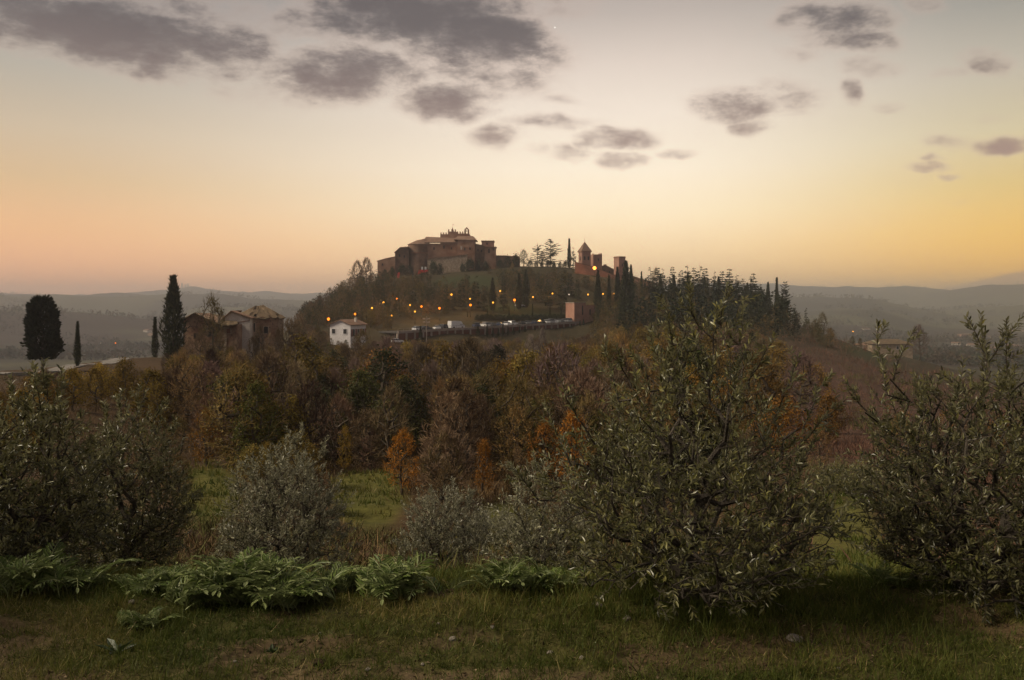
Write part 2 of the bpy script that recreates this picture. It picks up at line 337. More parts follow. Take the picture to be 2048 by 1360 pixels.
def grassiness(x, y):           # where the turf near the camera is closed (1) and where bare soil shows (0)
    g = fbm(x * 1.5 + 3, y * 3.0 + 1, 5, 51) + .03
    g = g + .16 * np.exp(-((x - .95) ** 2 / .8 + (y - 4.7) ** 2 / .5)) + .08 * np.exp(-((x - .4) ** 2 / .3 + (y - 4.3) ** 2 / .1))
    g = g - .16 * np.exp(-((x + .1) ** 2 / 1.2 + (y - 4.15) ** 2 / .03)) - .14 * np.exp(-((x + .55) ** 2 / .5 + (y - 3.75) ** 2 / .03)) - .13 * np.exp(-((x + 1.3) ** 2 / .4 + (y - 4.1) ** 2 / .02))
    return sstep(g, .34, .51)

def ground():
    # angular samples: dense ahead, sparse behind; radial samples grow with distance
    front = np.radians(np.linspace(-40, 40, 400)); back = np.radians(np.linspace(40, 320, 60))[1:-1]
    th = np.concatenate([front, back])
    rs = [.3]
    while rs[-1] < 6600:
        r = rs[-1]
        k = .2 if r < 3 else .0055 if r < 6.2 else .012 if r < 15 else .016 if r < 450 else .013 if r < 5200 else .06
        rs.append(r * (1 + k))
    rs = np.array(rs)
    A, B = np.meshgrid(th, rs)
    x = np.sin(A) * B; y = np.cos(A) * B; z = H(x, y)
    nr, na = x.shape
    i = np.arange(nr - 1)[:, None] * na; j = np.arange(na)[None, :]; jn = (j + 1) % na
    q = np.stack([i + j, i + jn, i + na + jn, i + na + j], -1).reshape(-1, 4)
    q = q[:, ::-1]
    # true colours of the land
    r = B; px = CX + F * x / np.maximum(y, .05); px = np.where(y > 0, px, 9000)
    def C(c): return np.array(c)[None, None, :]
    def mix(a, b, t): return a + (b - a) * t[..., None]
    g = grassiness(x, y)
    soil = mix(C((.08, .054, .028)), C((.17, .122, .066)), fbm(x * 3, y * 3, 4, 61))
    turf = mix(C((.06, .062, .018)), C((.10, .085, .03)), fbm(x * 2, y * 2, 3, 63))
    near = mix(soil, turf, g)
    litter = mix(C((.065, .04, .022)), C((.11, .066, .032)), fbm(x * .15, y * .15, 4, 65))
    green = mix(C((.085, .09, .02)), C((.16, .14, .035)), fbm(x * .35, y * .35, 4, 67))
    clear = np.maximum.reduce([np.exp(-(((px - 420) / 75) ** 2 + ((r - 34) / 14) ** 2)), np.exp(-(((px - 735) / 85) ** 2 + ((r - 33) / 11) ** 2)), np.exp(-(((px - 1690) / 95) ** 2 + ((r - 14) / 9) ** 2)), np.exp(-(((px - 1000) / 70) ** 2 + ((r - 22) / 5) ** 2)), .8 * np.exp(-(((r - 9) / 4) ** 2))])
    clear = sstep(clear + (fbm(x * .12, y * .12, 3, 69) - .5) * .5, .3, .6)
    mid = mix(litter, green, clear)
    red = mix(C((.070, .036, .026)), C((.11, .062, .042)), fbm(x * .2, y * .2, 4, 71))
    wred = sstep(px, 1480, 1600) * sstep(r, 25, 50) * (1 - sstep(r, 260, 330)) * (1 - sstep(px, 1950, 2200))
    wred = np.maximum(wred, np.exp(-(((px - 1090) / 75) ** 2 + ((r - 130) / 28) ** 2)))
    mid = mix(mid, red, np.clip(wred, 0, 1))
    hill = mix(C((.06, .044, .026)), C((.066, .058, .026)), fbm(x * .05, y * .05, 4, 73))
    lawn = mix(C((.04, .05, .018)), C((.06, .064, .024)), fbm(x * .1, y * .1, 3, 75))
    wl = np.maximum(np.exp(-(((px - 930) / 75) ** 2 + ((r - 352) / 18) ** 2)), np.exp(-(((px - 1060) / 110) ** 2 + ((r - 309) / 13) ** 2)))
    wl = np.maximum(wl, np.exp(-(((px - 1730) / 60) ** 2 + ((r - 255) / 60) ** 2)))
    hill = mix(hill, lawn, sstep(wl, .3, .7))
    fld = fbm(x * .006 + 4, y * .004, 3, 77)
    far = mix(C((.045, .04, .026)), C((.10, .095, .05)), sstep(fld, .42, .6))
    far = mix(far, C((.085, .12, .04)), sstep(np.exp(-(((px - 10) / 45) ** 2 + ((r - 1440) / 90) ** 2)), .3, .6))
    far = mix(far, C((.05, .034, .026)), sstep(fbm(x * .004, y * .004, 3, 79), .5, .58) * (r < 2000))
    c = mix(near, mid, sstep(r, 6.0, 9)); c = mix(c, hill, sstep(r, 180, 280)); c = mix(c, far, sstep(r, 420, 700))
    me = mesh_np('ground', np.stack([x, y, z], -1).reshape(-1, 3), quads=q, col=c.reshape(-1, 3), smooth=True)
    m, nt, N, L, out = new_mat('land')
    b = N.new('ShaderNodeBsdfPrincipled'); L.new(b.outputs[0], out.inputs[0]); b.inputs['Roughness'].default_value = .95; b.inputs['Specular IOR Level'].default_value = .12
    at = N.new('ShaderNodeAttribute'); at.attribute_name = 'col'
    tc = N.new('ShaderNodeTexCoord'); v = tc.outputs['Object']
    n1 = noise_node(N, L, 38, 6, v, .65); n2 = noise_node(N, L, 3.5, 5, v); n4 = noise_node(N, L, .5, 4, v)
    mul = N.new('ShaderNodeMath'); mul.operation = 'MULTIPLY'; L.new(ramp2(N, L, n1.outputs[0], .0, .9), mul.inputs[0]); L.new(ramp2(N, L, n2.outputs[0], -.3, .7), mul.inputs[1])
    mu2 = N.new('ShaderNodeMath'); mu2.operation = 'MULTIPLY'; L.new(mul.outputs[0], mu2.inputs[0]); L.new(ramp2(N, L, n4.outputs[0], -.5, .6), mu2.inputs[1])
    sc2 = N.new('ShaderNodeVectorMath'); sc2.operation = 'SCALE'; L.new(at.outputs['Color'], sc2.inputs[0]); L.new(mu2.outputs[0], sc2.inputs[3])
    mm = N.new('ShaderNodeVectorMath'); mm.operation = 'SCALE'; L.new(sc2.outputs[0], mm.inputs[0]); mm.inputs[3].default_value = 1.9
    L.new(mm.outputs[0], b.inputs['Base Color'])
    bp = N.new('ShaderNodeBump'); bp.inputs['Strength'].default_value = .6; bp.inputs['Distance'].default_value = .012; L.new(n1.outputs[0], bp.inputs['Height']); L.new(bp.outputs[0], b.inputs['Normal'])
    me.materials.append(m)
    o = obj('ground', me); tag(o, 'grassy hillside falling to a wooded valley, with far hills', kind='structure')
    return o, float(z.min()), float(z.max())
ground_o, ZMIN, ZMAX = ground()
# ------------------------------------------------------------------ plant building blocks
def cards(C, D, Nn, Ln, W, shape='kite', fold=.15, droop=0.):
    """leaf faces: C base, D direction, Nn normal hint, Ln length, W width (arrays)"""
    C = np.asarray(C, float); D = unit(D); S = unit(np.cross(D, Nn)); U = np.cross(S, D)
    Ln = np.broadcast_to(np.asarray(Ln, float).reshape(-1, 1), (len(C), 1)); W = np.broadcast_to(np.asarray(W, float).reshape(-1, 1), (len(C), 1))
    n = len(C)
    if shape == 'kite':
        V = np.stack([C, C + D * Ln * .5 + S * W * .5 + U * W * fold, C + D * Ln, C + D * Ln * .5 - S * W * .5 + U * W * fold], 1)
        q = np.arange(n)[:, None] * 4 + np.arange(4)[None]
        return V.reshape(-1, 3), None, q, 4
    if shape == 'blade':        # grass
        V = np.stack([C - S * W * .5, C + S * W * .5, C + D * Ln * .55 + S * W * .36 + U * Ln * droop * .3, C + D * Ln * .55 - S * W * .36 + U * Ln * droop * .3, C + D * Ln + U * Ln * droop], 1)
        b = np.arange(n)[:, None] * 5
        return V.reshape(-1, 3), b + np.array([[3, 2, 4]]), b + np.array([[0, 1, 2, 3]]), 5
    V = np.stack([C, C + D * Ln * .30 + S * W * .46 + U * W * fold, C + D * Ln * .68 + S * W * .42 + U * W * fold, C + D * Ln - U * Ln * .06,
                  C + D * Ln * .68 - S * W * .42 + U * W * fold, C + D * Ln * .30 - S * W * .46 + U * W * fold], 1)
    b = np.arange(n)[:, None] * 6
    return V.reshape(-1, 3), None, np.concatenate([b + np.array([[0, 1, 2, 3]]), b + np.array([[0, 3, 4, 5]])]), 6
def tubes(A, B, ra, rb, k=4):
    A = np.asarray(A, float); B = np.asarray(B, float); D = unit(B - A)
    ref = np.where(np.abs(D[:, 2:3]) > .9, np.array([[1., 0, 0]]), np.array([[0, 0, 1.]]))
    S = unit(np.cross(D, ref)); T = np.cross(D, S)
    a = np.arange(k) * 2 * math.pi / k
    ring = np.cos(a)[None, :, None] * S[:, None] + np.sin(a)[None, :, None] * T[:, None]
    V = np.concatenate([A[:, None] + ring * np.asarray(ra).reshape(-1, 1, 1), B[:, None] + ring * np.asarray(rb).reshape(-1, 1, 1)], 1)
    n = len(A); b = np.arange(n)[:, None, None] * 2 * k
    i = np.arange(k); q = np.stack([i, (i + 1) % k, (i + 1) % k + k, i + k], 1)[None]
    return V.reshape(-1, 3), None, (b + q).reshape(-1, 4), 2 * k
class Acc:
    """collects arrays into one mesh"""
    def __init__(s): s.V, s.T, s.Q, s.t, s.n = [], [], [], [], 0
    def add(s, g, tint=None):
        V, T, Q, per = g
        s.V.append(V)
        if T is not None: s.T.append(T + s.n)
        if Q is not None: s.Q.append(Q + s.n)
        s.t.append(np.repeat(tint, per) if tint is not None else np.full(len(V), .5)); s.n += len(V)
    def mesh(s, name, mats, smooth=False):
        return mesh_np(name, np.concatenate(s.V), np.concatenate(s.T) if s.T else None, np.concatenate(s.Q) if s.Q else None, mats, np.concatenate(s.t), smooth=smooth)
def rdir(n, g): return unit(g.normal(size=(n, 3)))
def grow(att, trunk, g, step=.25, jit=.06, pull=.25):
    """woody skeleton: every attractor is tied to the nearest wood already there, working outwards"""
    cap = 60000; nodes = np.empty((cap, 3)); par = np.full(cap, -1); n = len(trunk)
    nodes[:n] = trunk; par[1:n] = np.arange(n - 1)
    ax = trunk[-1]; pl = np.zeros(cap); pl[1:n] = np.cumsum(np.linalg.norm(np.diff(trunk, axis=0), axis=1))
    tips = np.empty(len(att), int)
    for i in np.argsort(np.linalg.norm((att - ax) * np.array([1, 1, .8]), axis=1)):
        p = att[i]; d = np.linalg.norm(nodes[:n] - p, axis=1); j = int(np.argmin(d + pull * pl[:n] + .6 * np.maximum(nodes[:n, 2] - p[2], 0)))
        m = max(1, int(d[j] / step)); prev = j; a = nodes[j].copy()
        for k in range(1, m + 1):
            t = k / m; q = a + (p - a) * t
            if k < m: q = q + g.normal(size=3) * jit * d[j] / m; q[2] -= math.sin(t * math.pi) * .08 * d[j]
            nodes[n] = q; par[n] = prev; pl[n] = pl[prev] + np.linalg.norm(q - nodes[prev]); prev = n; n += 1
        tips[i] = prev
    nodes = nodes[:n]; par = par[:n]; cnt = np.zeros(n); cnt[tips] += 1
    for i in range(n - 1, 0, -1): cnt[par[i]] += cnt[i]
    return nodes, par, np.maximum(cnt, 1), tips
def wood(nodes, par, cnt, rt, ex=.5, k=4, rmax=9., minr=0.):
    r = np.minimum(rt * cnt ** ex, rmax); i = np.arange(1, len(nodes)); i = i[r[i] > minr]
    return tubes(nodes[par[i]], nodes[i], np.minimum(r[par[i]], r[i] * 1.5), r[i], k)
bark_m = surf('bark', (.06, .048, .038), (.13, .105, .08), 6, .95, .5, .1, s3=40)
bark_olive_m = surf('olive_bark', (.05, .043, .036), (.13, .11, .09), 14, .95, .6, .1, s3=70)
pale_bark_m = surf('pale_bark', (.16, .13, .11), (.25, .21, .18), 3, .9, .2, .1)
twig_m = leafmat('twigs', [(0, (.5, .5, .5)), (1, (1.2, 1.15, 1.1))], 0, .9, .05, objcol=True)
leaf_m = leafmat('broad_leaves', [(0, (.45, .5, .4)), (.5, (.9, .9, .9)), (1, (1.5, 1.35, 1.2))], .3, .7, .12, objcol=True)
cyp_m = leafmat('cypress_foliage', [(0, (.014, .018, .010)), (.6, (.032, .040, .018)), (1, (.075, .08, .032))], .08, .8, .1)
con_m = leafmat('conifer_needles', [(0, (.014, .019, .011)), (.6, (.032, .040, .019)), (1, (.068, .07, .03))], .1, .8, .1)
olive_m = leafmat('olive_leaves', [(0, (.030, .033, .010)), (.45, (.092, .092, .028)), (.8, (.22, .205, .062)), (1, (.46, .41, .13))], .24, .34, .55, back=(.26, .25, .14))  # brightest stop is a warm highlight painted into the leaf colour
olive_pale_m = leafmat('silvery_olive_leaves', [(0, (.06, .062, .032)), (.45, (.15, .148, .082)), (1, (.42, .40, .25))], .24, .34, .55, back=(.40, .385, .28))

# ------------------------------------------------------------------ tree prototypes (mesh data shared by their copies)
def ovoid(n, g, h0, h1, rad, low=.38, shell=.35):
    """points in an egg-shaped, lumpy crown"""
    pts = []
    ph = g.uniform(0, 6.28, 6)
    while len(pts) < n:
        t = g.uniform(0, 1); a = g.uniform(0, 6.28)
        R = rad * (math.sin(math.pi * min(1, t ** .75 * .92 + .08)) ** .6) * (1 + .22 * math.sin(2 * a + ph[0] + 3 * t) + .16 * math.sin(3 * a + ph[1] - 6 * t))
        u = g.uniform(shell, 1) ** .6
        pts.append((R * u * math.cos(a), R * u * math.sin(a), h0 + (h1 - h0) * t))
    return np.array(pts)
def proto_broad(seed, h=8., rad=2.6, n=150, per=15, size=.32, low=.22, leafy=True, twigs=0):
    g = np.random.default_rng(seed)
    att = ovoid(n, g, h * low, h * .97, rad)
    m = 6; tr = np.zeros((m, 3)); tr[:, 2] = np.linspace(-.4, h * .55, m); tr[1:, :2] = np.cumsum(g.normal(size=(m - 1, 2)) * .12, 0)
    nodes, par, cnt, tips = grow(att, tr, g, .6, .1)
    A = Acc(); A.add(wood(nodes, par, cnt, .022, .52, 4, h * .022))
    Cn = Acc()
    tp = nodes[tips]; out = unit(tp - np.array([0, 0, h * .35]))
    if twigs:
        b = np.repeat(tp, twigs, 0); d = unit(np.repeat(out, twigs, 0) * 1. + g.normal(size=(len(b), 3)) * .55 + np.array([0, 0, .45]))
        b = b - d * g.uniform(0, .5, (len(b), 1))
        Cn.add(cards(b, d, rdir(len(b), g), g.uniform(.6, 1.5, len(b)), g.uniform(.03, .06, len(b)), 'kite', 0), g.uniform(0, 1, len(b)))
        b2 = b + d * g.uniform(.3, .8, (len(b), 1)); d2 = unit(d + g.normal(size=b.shape) * .6)
        Cn.add(cards(b2, d2, rdir(len(b), g), g.uniform(.3, .8, len(b)), g.uniform(.03, .05, len(b)), 'kite', 0), g.uniform(0, 1, len(b)))
    if leafy:
        b = np.repeat(tp, per, 0) + g.normal(size=(n * per, 3)) * size * 1.05
        cl = np.repeat(g.uniform(0, .35, n), per)
        Cn.add(cards(b, rdir(len(b), g) + np.array([0, 0, -.2]), rdir(len(b), g), g.uniform(.6, 1.25, len(b)) * size, g.uniform(.5, .9, len(b)) * size * .8), np.clip(cl + g.uniform(0, .65, len(b)), 0, 1))
    return dict(h=h, trunk=A.mesh('trunk', [bark_m]), crown=Cn.mesh('crown', [leaf_m if leafy else twig_m]))
def proto_cypress(seed, h=12., rm=1.05, n=2600, wide=.3):
    g = np.random.default_rng(seed)
    t = g.uniform(0, 1, n) ** .85; a = g.uniform(0, 6.283, n)
    prof = np.where(t < wide, (np.clip(t, 0, 1) / wide * .8 + .2) ** .5, np.clip((1 - t) / (1 - wide), 0, 1) ** .95)
    lump = .72 + .52 * vnoise(a * 1.9 + seed, t * 13, seed) + .14 * g.normal(size=n)
    rr = rm * prof * lump * np.sqrt(g.uniform(.25, 1, n))
    C = np.stack([rr * np.cos(a), rr * np.sin(a), h * (.035 + .955 * t) - .25], 1)
    D = unit(np.stack([np.cos(a) * .35, np.sin(a) * .35, np.ones(n)], 1) + g.normal(size=(n, 3)) * .22)
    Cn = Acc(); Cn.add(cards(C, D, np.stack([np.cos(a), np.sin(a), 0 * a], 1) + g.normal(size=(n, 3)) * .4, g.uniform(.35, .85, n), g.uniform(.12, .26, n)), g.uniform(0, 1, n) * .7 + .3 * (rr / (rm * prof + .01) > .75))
    A = Acc(); z = np.array([-.4, h * .3, h * .9]); p = np.stack([0 * z, 0 * z, z], 1); A.add(tubes(p[:-1], p[1:], [h * .016, h * .012], [h * .012, .02], 6))
    return dict(h=h, trunk=A.mesh('trunk', [bark_m]), crown=Cn.mesh('crown', [cyp_m]))
def proto_conifer(seed, h=12., rm=2.6, levels=17, nb=7, per=15, droop=.12, cedar=False, bare=.12, irregular=.25):
    g = np.random.default_rng(seed); A = Acc(); Cn = Acc()
    z = np.linspace(-.4, h, 7); p = np.stack([g.normal(size=7) * .05, g.normal(size=7) * .05, z], 1); rr = np.interp(z, [0, h], [h * .016, .03]); A.add(tubes(p[:-1], p[1:], rr[:-1], rr[1:], 6))
    for lv in range(levels):
        t = bare + (1 - bare) * (lv + g.uniform(-.3, .3)) / levels
        Rl = rm * (1 - t) ** (.75 if not cedar else .55) + .12
        if cedar and t > .8: Rl *= .75
        for b in range(nb if t < .8 else max(3, nb - 3)):
            if g.uniform() < irregular * .6: continue
            a = g.uniform(0, 6.283); ln = Rl * g.uniform(1 - irregular * 1.6, 1.1)
            dirv = np.array([math.cos(a), math.sin(a), (-droop if not cedar else .10) + (.35 * t)])
            s = np.array([0, 0, h * t]); e = s + dirv * ln
            A.add(tubes(s[None], e[None], [.035 * h / 12 + .01], [.012], 3))
            k = max(5, int(per * ln / rm * 1.7)); u = g.uniform(.15, 1.02, k)[:, None]
            side = np.array([-math.sin(a), math.cos(a), 0])
            C = s + (e - s) * u + side * g.normal(size=(k, 1)) * .16 * ln * (1.15 - u) + np.array([0, 0, 1]) * g.normal(size=(k, 1)) * (.05 if cedar else .12)
            D = unit(dirv * .8 + side * g.normal(size=(k, 1)) * .8 + np.array([0, 0, .05 if cedar else -.25]))
            Cn.add(cards(C, D, np.array([[0, 0, 1.]]) + g.normal(size=(k, 3)) * (.3 if cedar else .6), g.uniform(.5, 1.1, k) * (h / 12) ** .5, g.uniform(.24, .46, k)), g.uniform(0, 1, k))
    return dict(h=h, trunk=A.mesh('trunk', [bark_m]), crown=Cn.mesh('crown', [con_m]))
def proto_bush(seed, h=2.2, rad=1.5, n=60, per=16, size=.26):
    g = np.random.default_rng(seed); att = ovoid(n, g, h * .08, h * .95, rad); tr = np.array([[0, 0, -.3], [0, 0, .15], [.05, 0, .3]])
    nodes, par, cnt, tips = grow(att, tr, g, .4, .1); A = Acc(); A.add(wood(nodes, par, cnt, .014, .5, 3))
    Cn = Acc(); b = np.repeat(nodes[tips], per, 0) + g.normal(size=(n * per, 3)) * size
    Cn.add(cards(b, rdir(len(b), g), rdir(len(b), g), g.uniform(.6, 1.2, len(b)) * size, g.uniform(.4, .8, len(b)) * size), np.clip(np.repeat(g.uniform(0, .4, n), per) + g.uniform(0, .6, len(b)), 0, 1))
    return dict(h=h, trunk=A.mesh('stem', [bark_m]), crown=Cn.mesh('foliage', [leaf_m]))
BARE = [proto_broad(100 + i, 8, r, 170, twigs=7, leafy=False, low=l) for i, (r, l) in enumerate([(2.4, .18), (2.0, .12), (2.9, .2), (1.7, .1), (2.3, .15)])]
LEAFY = [proto_broad(200 + i, 8, r, 150, 15, s, l) for i, (r, s, l) in enumerate([(2.5, .30, .16), (2.0, .26, .12), (2.9, .32, .2), (1.6, .26, .08)])]
FLAME = [proto_broad(320 + i, 8, r, 120, 9, .27, l, True, 4) for i, (r, l) in enumerate([(2.5, .2), (2.0, .16), (1.5, .12)])]
THIN = [proto_broad(300 + i, 8, r, 130, 6, .24, l, True, 5) for i, (r, l) in enumerate([(2.2, .15), (1.8, .2), (2.6, .15)])]
CYP = [proto_cypress(400, 12, 1.05), proto_cypress(401, 12, 1.25, wide=.38), proto_cypress(402, 12, .8, 1900, .25)]
CON = [proto_conifer(500, 12, 2.5), proto_conifer(501, 12, 2.0, 16, 6, irregular=.35), proto_conifer(502, 12, 3.1, 15, 8, irregular=.3), proto_conifer(503, 12, 2.7, 12, 6, 18, bare=.2, irregular=.5)]
CED = [proto_conifer(510, 12, 5.4, 14, 7, 34, cedar=True, bare=.10, irregular=.3), proto_conifer(511, 12, 4.6, 12, 6, 28, cedar=True, bare=.14, irregular=.45)]
BUSH = [proto_bush(600), proto_bush(601, 2.2, 1.2), proto_bush(602, 2.2, 1.9, 80)]
TREES = []
def plant(pr, x, y, h, name, label, cat='tree', group=None, colr=None, wx=1., rz=None, z=None, sink=.1):
    s = h / pr['h']; z = Hf(x, y) if z is None else z
    o = empty(name, (x, y, z - sink), rng.uniform(0, 6.28) if rz is None else rz, (s * wx, s * wx, s)); tag(o, label, cat, group)
    t = obj(pr['trunk'].name.split('.')[0], pr['trunk'], o); c = obj(pr['crown'].name.split('.')[0], pr['crown'], o)
    if colr is not None: c.color = (*colr, 1)
    TREES.append((x, y, h)); return o
def plant_px(pr, px, py_top, Y, name, label, cat='tree', group=None, colr=None, wx=1., **k):
    """a tree at distance Y in image column px whose tip reaches row py_top"""
    x = XP(px, Y); z = Hf(x, Y); h = CAMZ + (HY - py_top) / F * Y - z + .1
    return plant(pr, x, Y, h, name, label, cat, group, colr, wx * pr['h'] / h * k.pop('hw', h / pr['h']), z=z, **k)
BROWN, RUST, OCHRE, YEL, OLV, DKG, ORG, MAUVE = (.215, .15, .098), (.25, .125, .05), (.26, .175, .045), (.33, .22, .04), (.13, .125, .045), (.04, .05, .022), (.42, .19, .035), (.205, .145, .118)
# ------------------------------------------------------------------ olive trees in front
def olive(px, Y, py_top, prof, label, seed, nshoot, leaf=.052, spread=.22, up=.9, tall=(), z=None, airy=1., pale=False):
    """prof: (share of height, radius in metres) pairs; tall: long upright shoots as (px, py_base, py_tip)"""
    g = np.random.default_rng(seed); x = XP(px, Y); zb = Hf(x, Y)
    top = CAMZ + (HY - py_top) / F * Y; h = top - zb
    root = empty('olive_tree', (x, Y, zb)); tag(root, label, 'olive tree', 'olive trees on the near slope')
    ts = np.array([p[0] for p in prof]); rs_ = np.array([p[1] for p in prof])
    t = g.uniform(ts[0], ts[-1], nshoot * 4); Rr = np.interp(t, ts, rs_); keep = g.uniform(0, rs_.max() ** 1.6, len(t)) < Rr ** 1.6 * np.where(t > .5, airy, 1.)
    t = t[keep][:nshoot]; Rr = Rr[keep][:nshoot]; n = len(t); a = g.uniform(0, 6.283, n)
    lump = 1 + .26 * (vnoise(a * 1.3 + seed, t * 5, seed) - .5) * 2
    u = np.sqrt(g.uniform(.08, 1, n)) * lump
    att = np.stack([Rr * u * np.cos(a), Rr * u * np.sin(a), h * t * .93], 1)
    m = 6; tr = np.zeros((m, 3)); tr[:, 2] = np.linspace(-.15, h * .34, m); tr[1:, :2] = np.cumsum(g.normal(size=(m - 1, 2)) * .018 * h, 0)
    # a handful of main limbs first, so the wood forks as an olive does
    limbs = []
    for k in range(7):
        b = k * 6.283 / 7 + g.uniform(-.4, .4); tt = g.uniform(.35, .8); rr = np.interp(tt, ts, rs_) * g.uniform(.35, .6); limbs.append((rr * math.cos(b), rr * math.sin(b), h * tt))
    att2 = np.concatenate([np.array(limbs), att])
    nodes, par, cnt, tips = grow(att2, tr, g, .09, .10, .3)
    A = Acc(); A.add(wood(nodes, par, cnt, .0022, .50, 5, h * .04))
    b = nodes[tips[7:]]; out = unit(np.stack([np.cos(a) * Rr, np.sin(a) * Rr, 0 * a], 1) + 1e-6)
    d = unit(out * (.55 * u[:, None]) + np.array([0, 0, up]) * (.25 + t[:, None]) + g.normal(size=(n, 3)) * .5)
    Ls = g.uniform(.6, 1.25, n) * spread
    # extra long shoots
    for (sx, sy0, sy1) in tall:
        p0 = P(sx[0], sy0, Y) - np.array([x, Y, zb]); p1 = P(sx[1], sy1, Y) - np.array([x, Y, zb])
        p0[1] += g.uniform(-.12, .12); p1[1] = p0[1] + g.uniform(-.1, .1)
        j = int(np.argmin(np.linalg.norm(nodes - p0, axis=1))); A.add(tubes(nodes[j][None], p0[None], [.006], [.005], 4))
        k = max(3, int(np.linalg.norm(p1 - p0) / .10)); w = np.linspace(0, 1, k + 1)[:, None]; pts = p0 + (p1 - p0) * w + g.normal(size=(k + 1, 3)) * .008
        A.add(tubes(pts[:-1], pts[1:], np.linspace(.005, .0022, k), np.linspace(.0045, .0018, k), 4))
        b = np.concatenate([b, pts[:-1], pts[1:-1]]); d = np.concatenate([d, np.diff(pts, axis=0), unit(unit(np.diff(pts, axis=0))[1:] + g.normal(size=(k - 1, 3)) * .6)])
        Ls = np.concatenate([Ls, np.full(k, .11), g.uniform(.06, .16, k - 1)])
    d = unit(d); n = len(b); K = 9
    bend = g.normal(size=(n, 3)) * .12 + np.array([0, 0, .05]); s = np.linspace(0, 1, 4)
    cur = b[:, None] + d[:, None] * (s[None, :, None] * Ls[:, None, None]) + bend[:, None] * (s[None, :, None] ** 2 * Ls[:, None, None])
    A.add(tubes(cur[:, :-1].reshape(-1, 3), cur[:, 1:].reshape(-1, 3), .0018, .0013, 3))
    # leaves in pairs along each shoot
    uu = (np.arange(K) + .5) / K * .92 + .1
    pos = b[:, None] + d[:, None] * (uu[None, :, None] * Ls[:, None, None]) + bend[:, None] * (uu[None, :, None] ** 2 * Ls[:, None, None])
    ref = unit(np.cross(d, rdir(n, g))); ref2 = np.cross(d, ref)
    C, D = [], []
    for sgn in (-1, 1):
        ang = (np.arange(K) % 2) * (math.pi / 2) + g.normal(size=(n, K)) * .45
        sd = (np.cos(ang)[..., None] * ref[:, None] + np.sin(ang)[..., None] * ref2[:, None]) * sgn
        sp = .8 + .5 * (1 - uu)[None, :, None]
        C.append(pos); D.append(d[:, None] * 1. + sd * sp + g.normal(size=(n, K, 3)) * .18)
    C = np.concatenate(C, 1).reshape(-1, 3); D = np.concatenate(D, 1).reshape(-1, 3)
    keep = g.uniform(size=len(C)) < .86; C = C[keep]; D = D[keep]; N_ = len(C)
    ln = g.uniform(.68, 1.18, N_) * leaf
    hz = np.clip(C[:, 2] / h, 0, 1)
    tint = np.clip(g.uniform(0, .8, N_) + .25 * (hz - .5), 0, 1)  # tint rises with height, so the painted leaf highlights gather near the top
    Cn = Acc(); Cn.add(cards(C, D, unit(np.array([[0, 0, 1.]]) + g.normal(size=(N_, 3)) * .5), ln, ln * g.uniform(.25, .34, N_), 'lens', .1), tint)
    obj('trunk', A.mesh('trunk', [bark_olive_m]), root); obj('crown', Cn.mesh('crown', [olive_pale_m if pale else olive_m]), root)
    return root
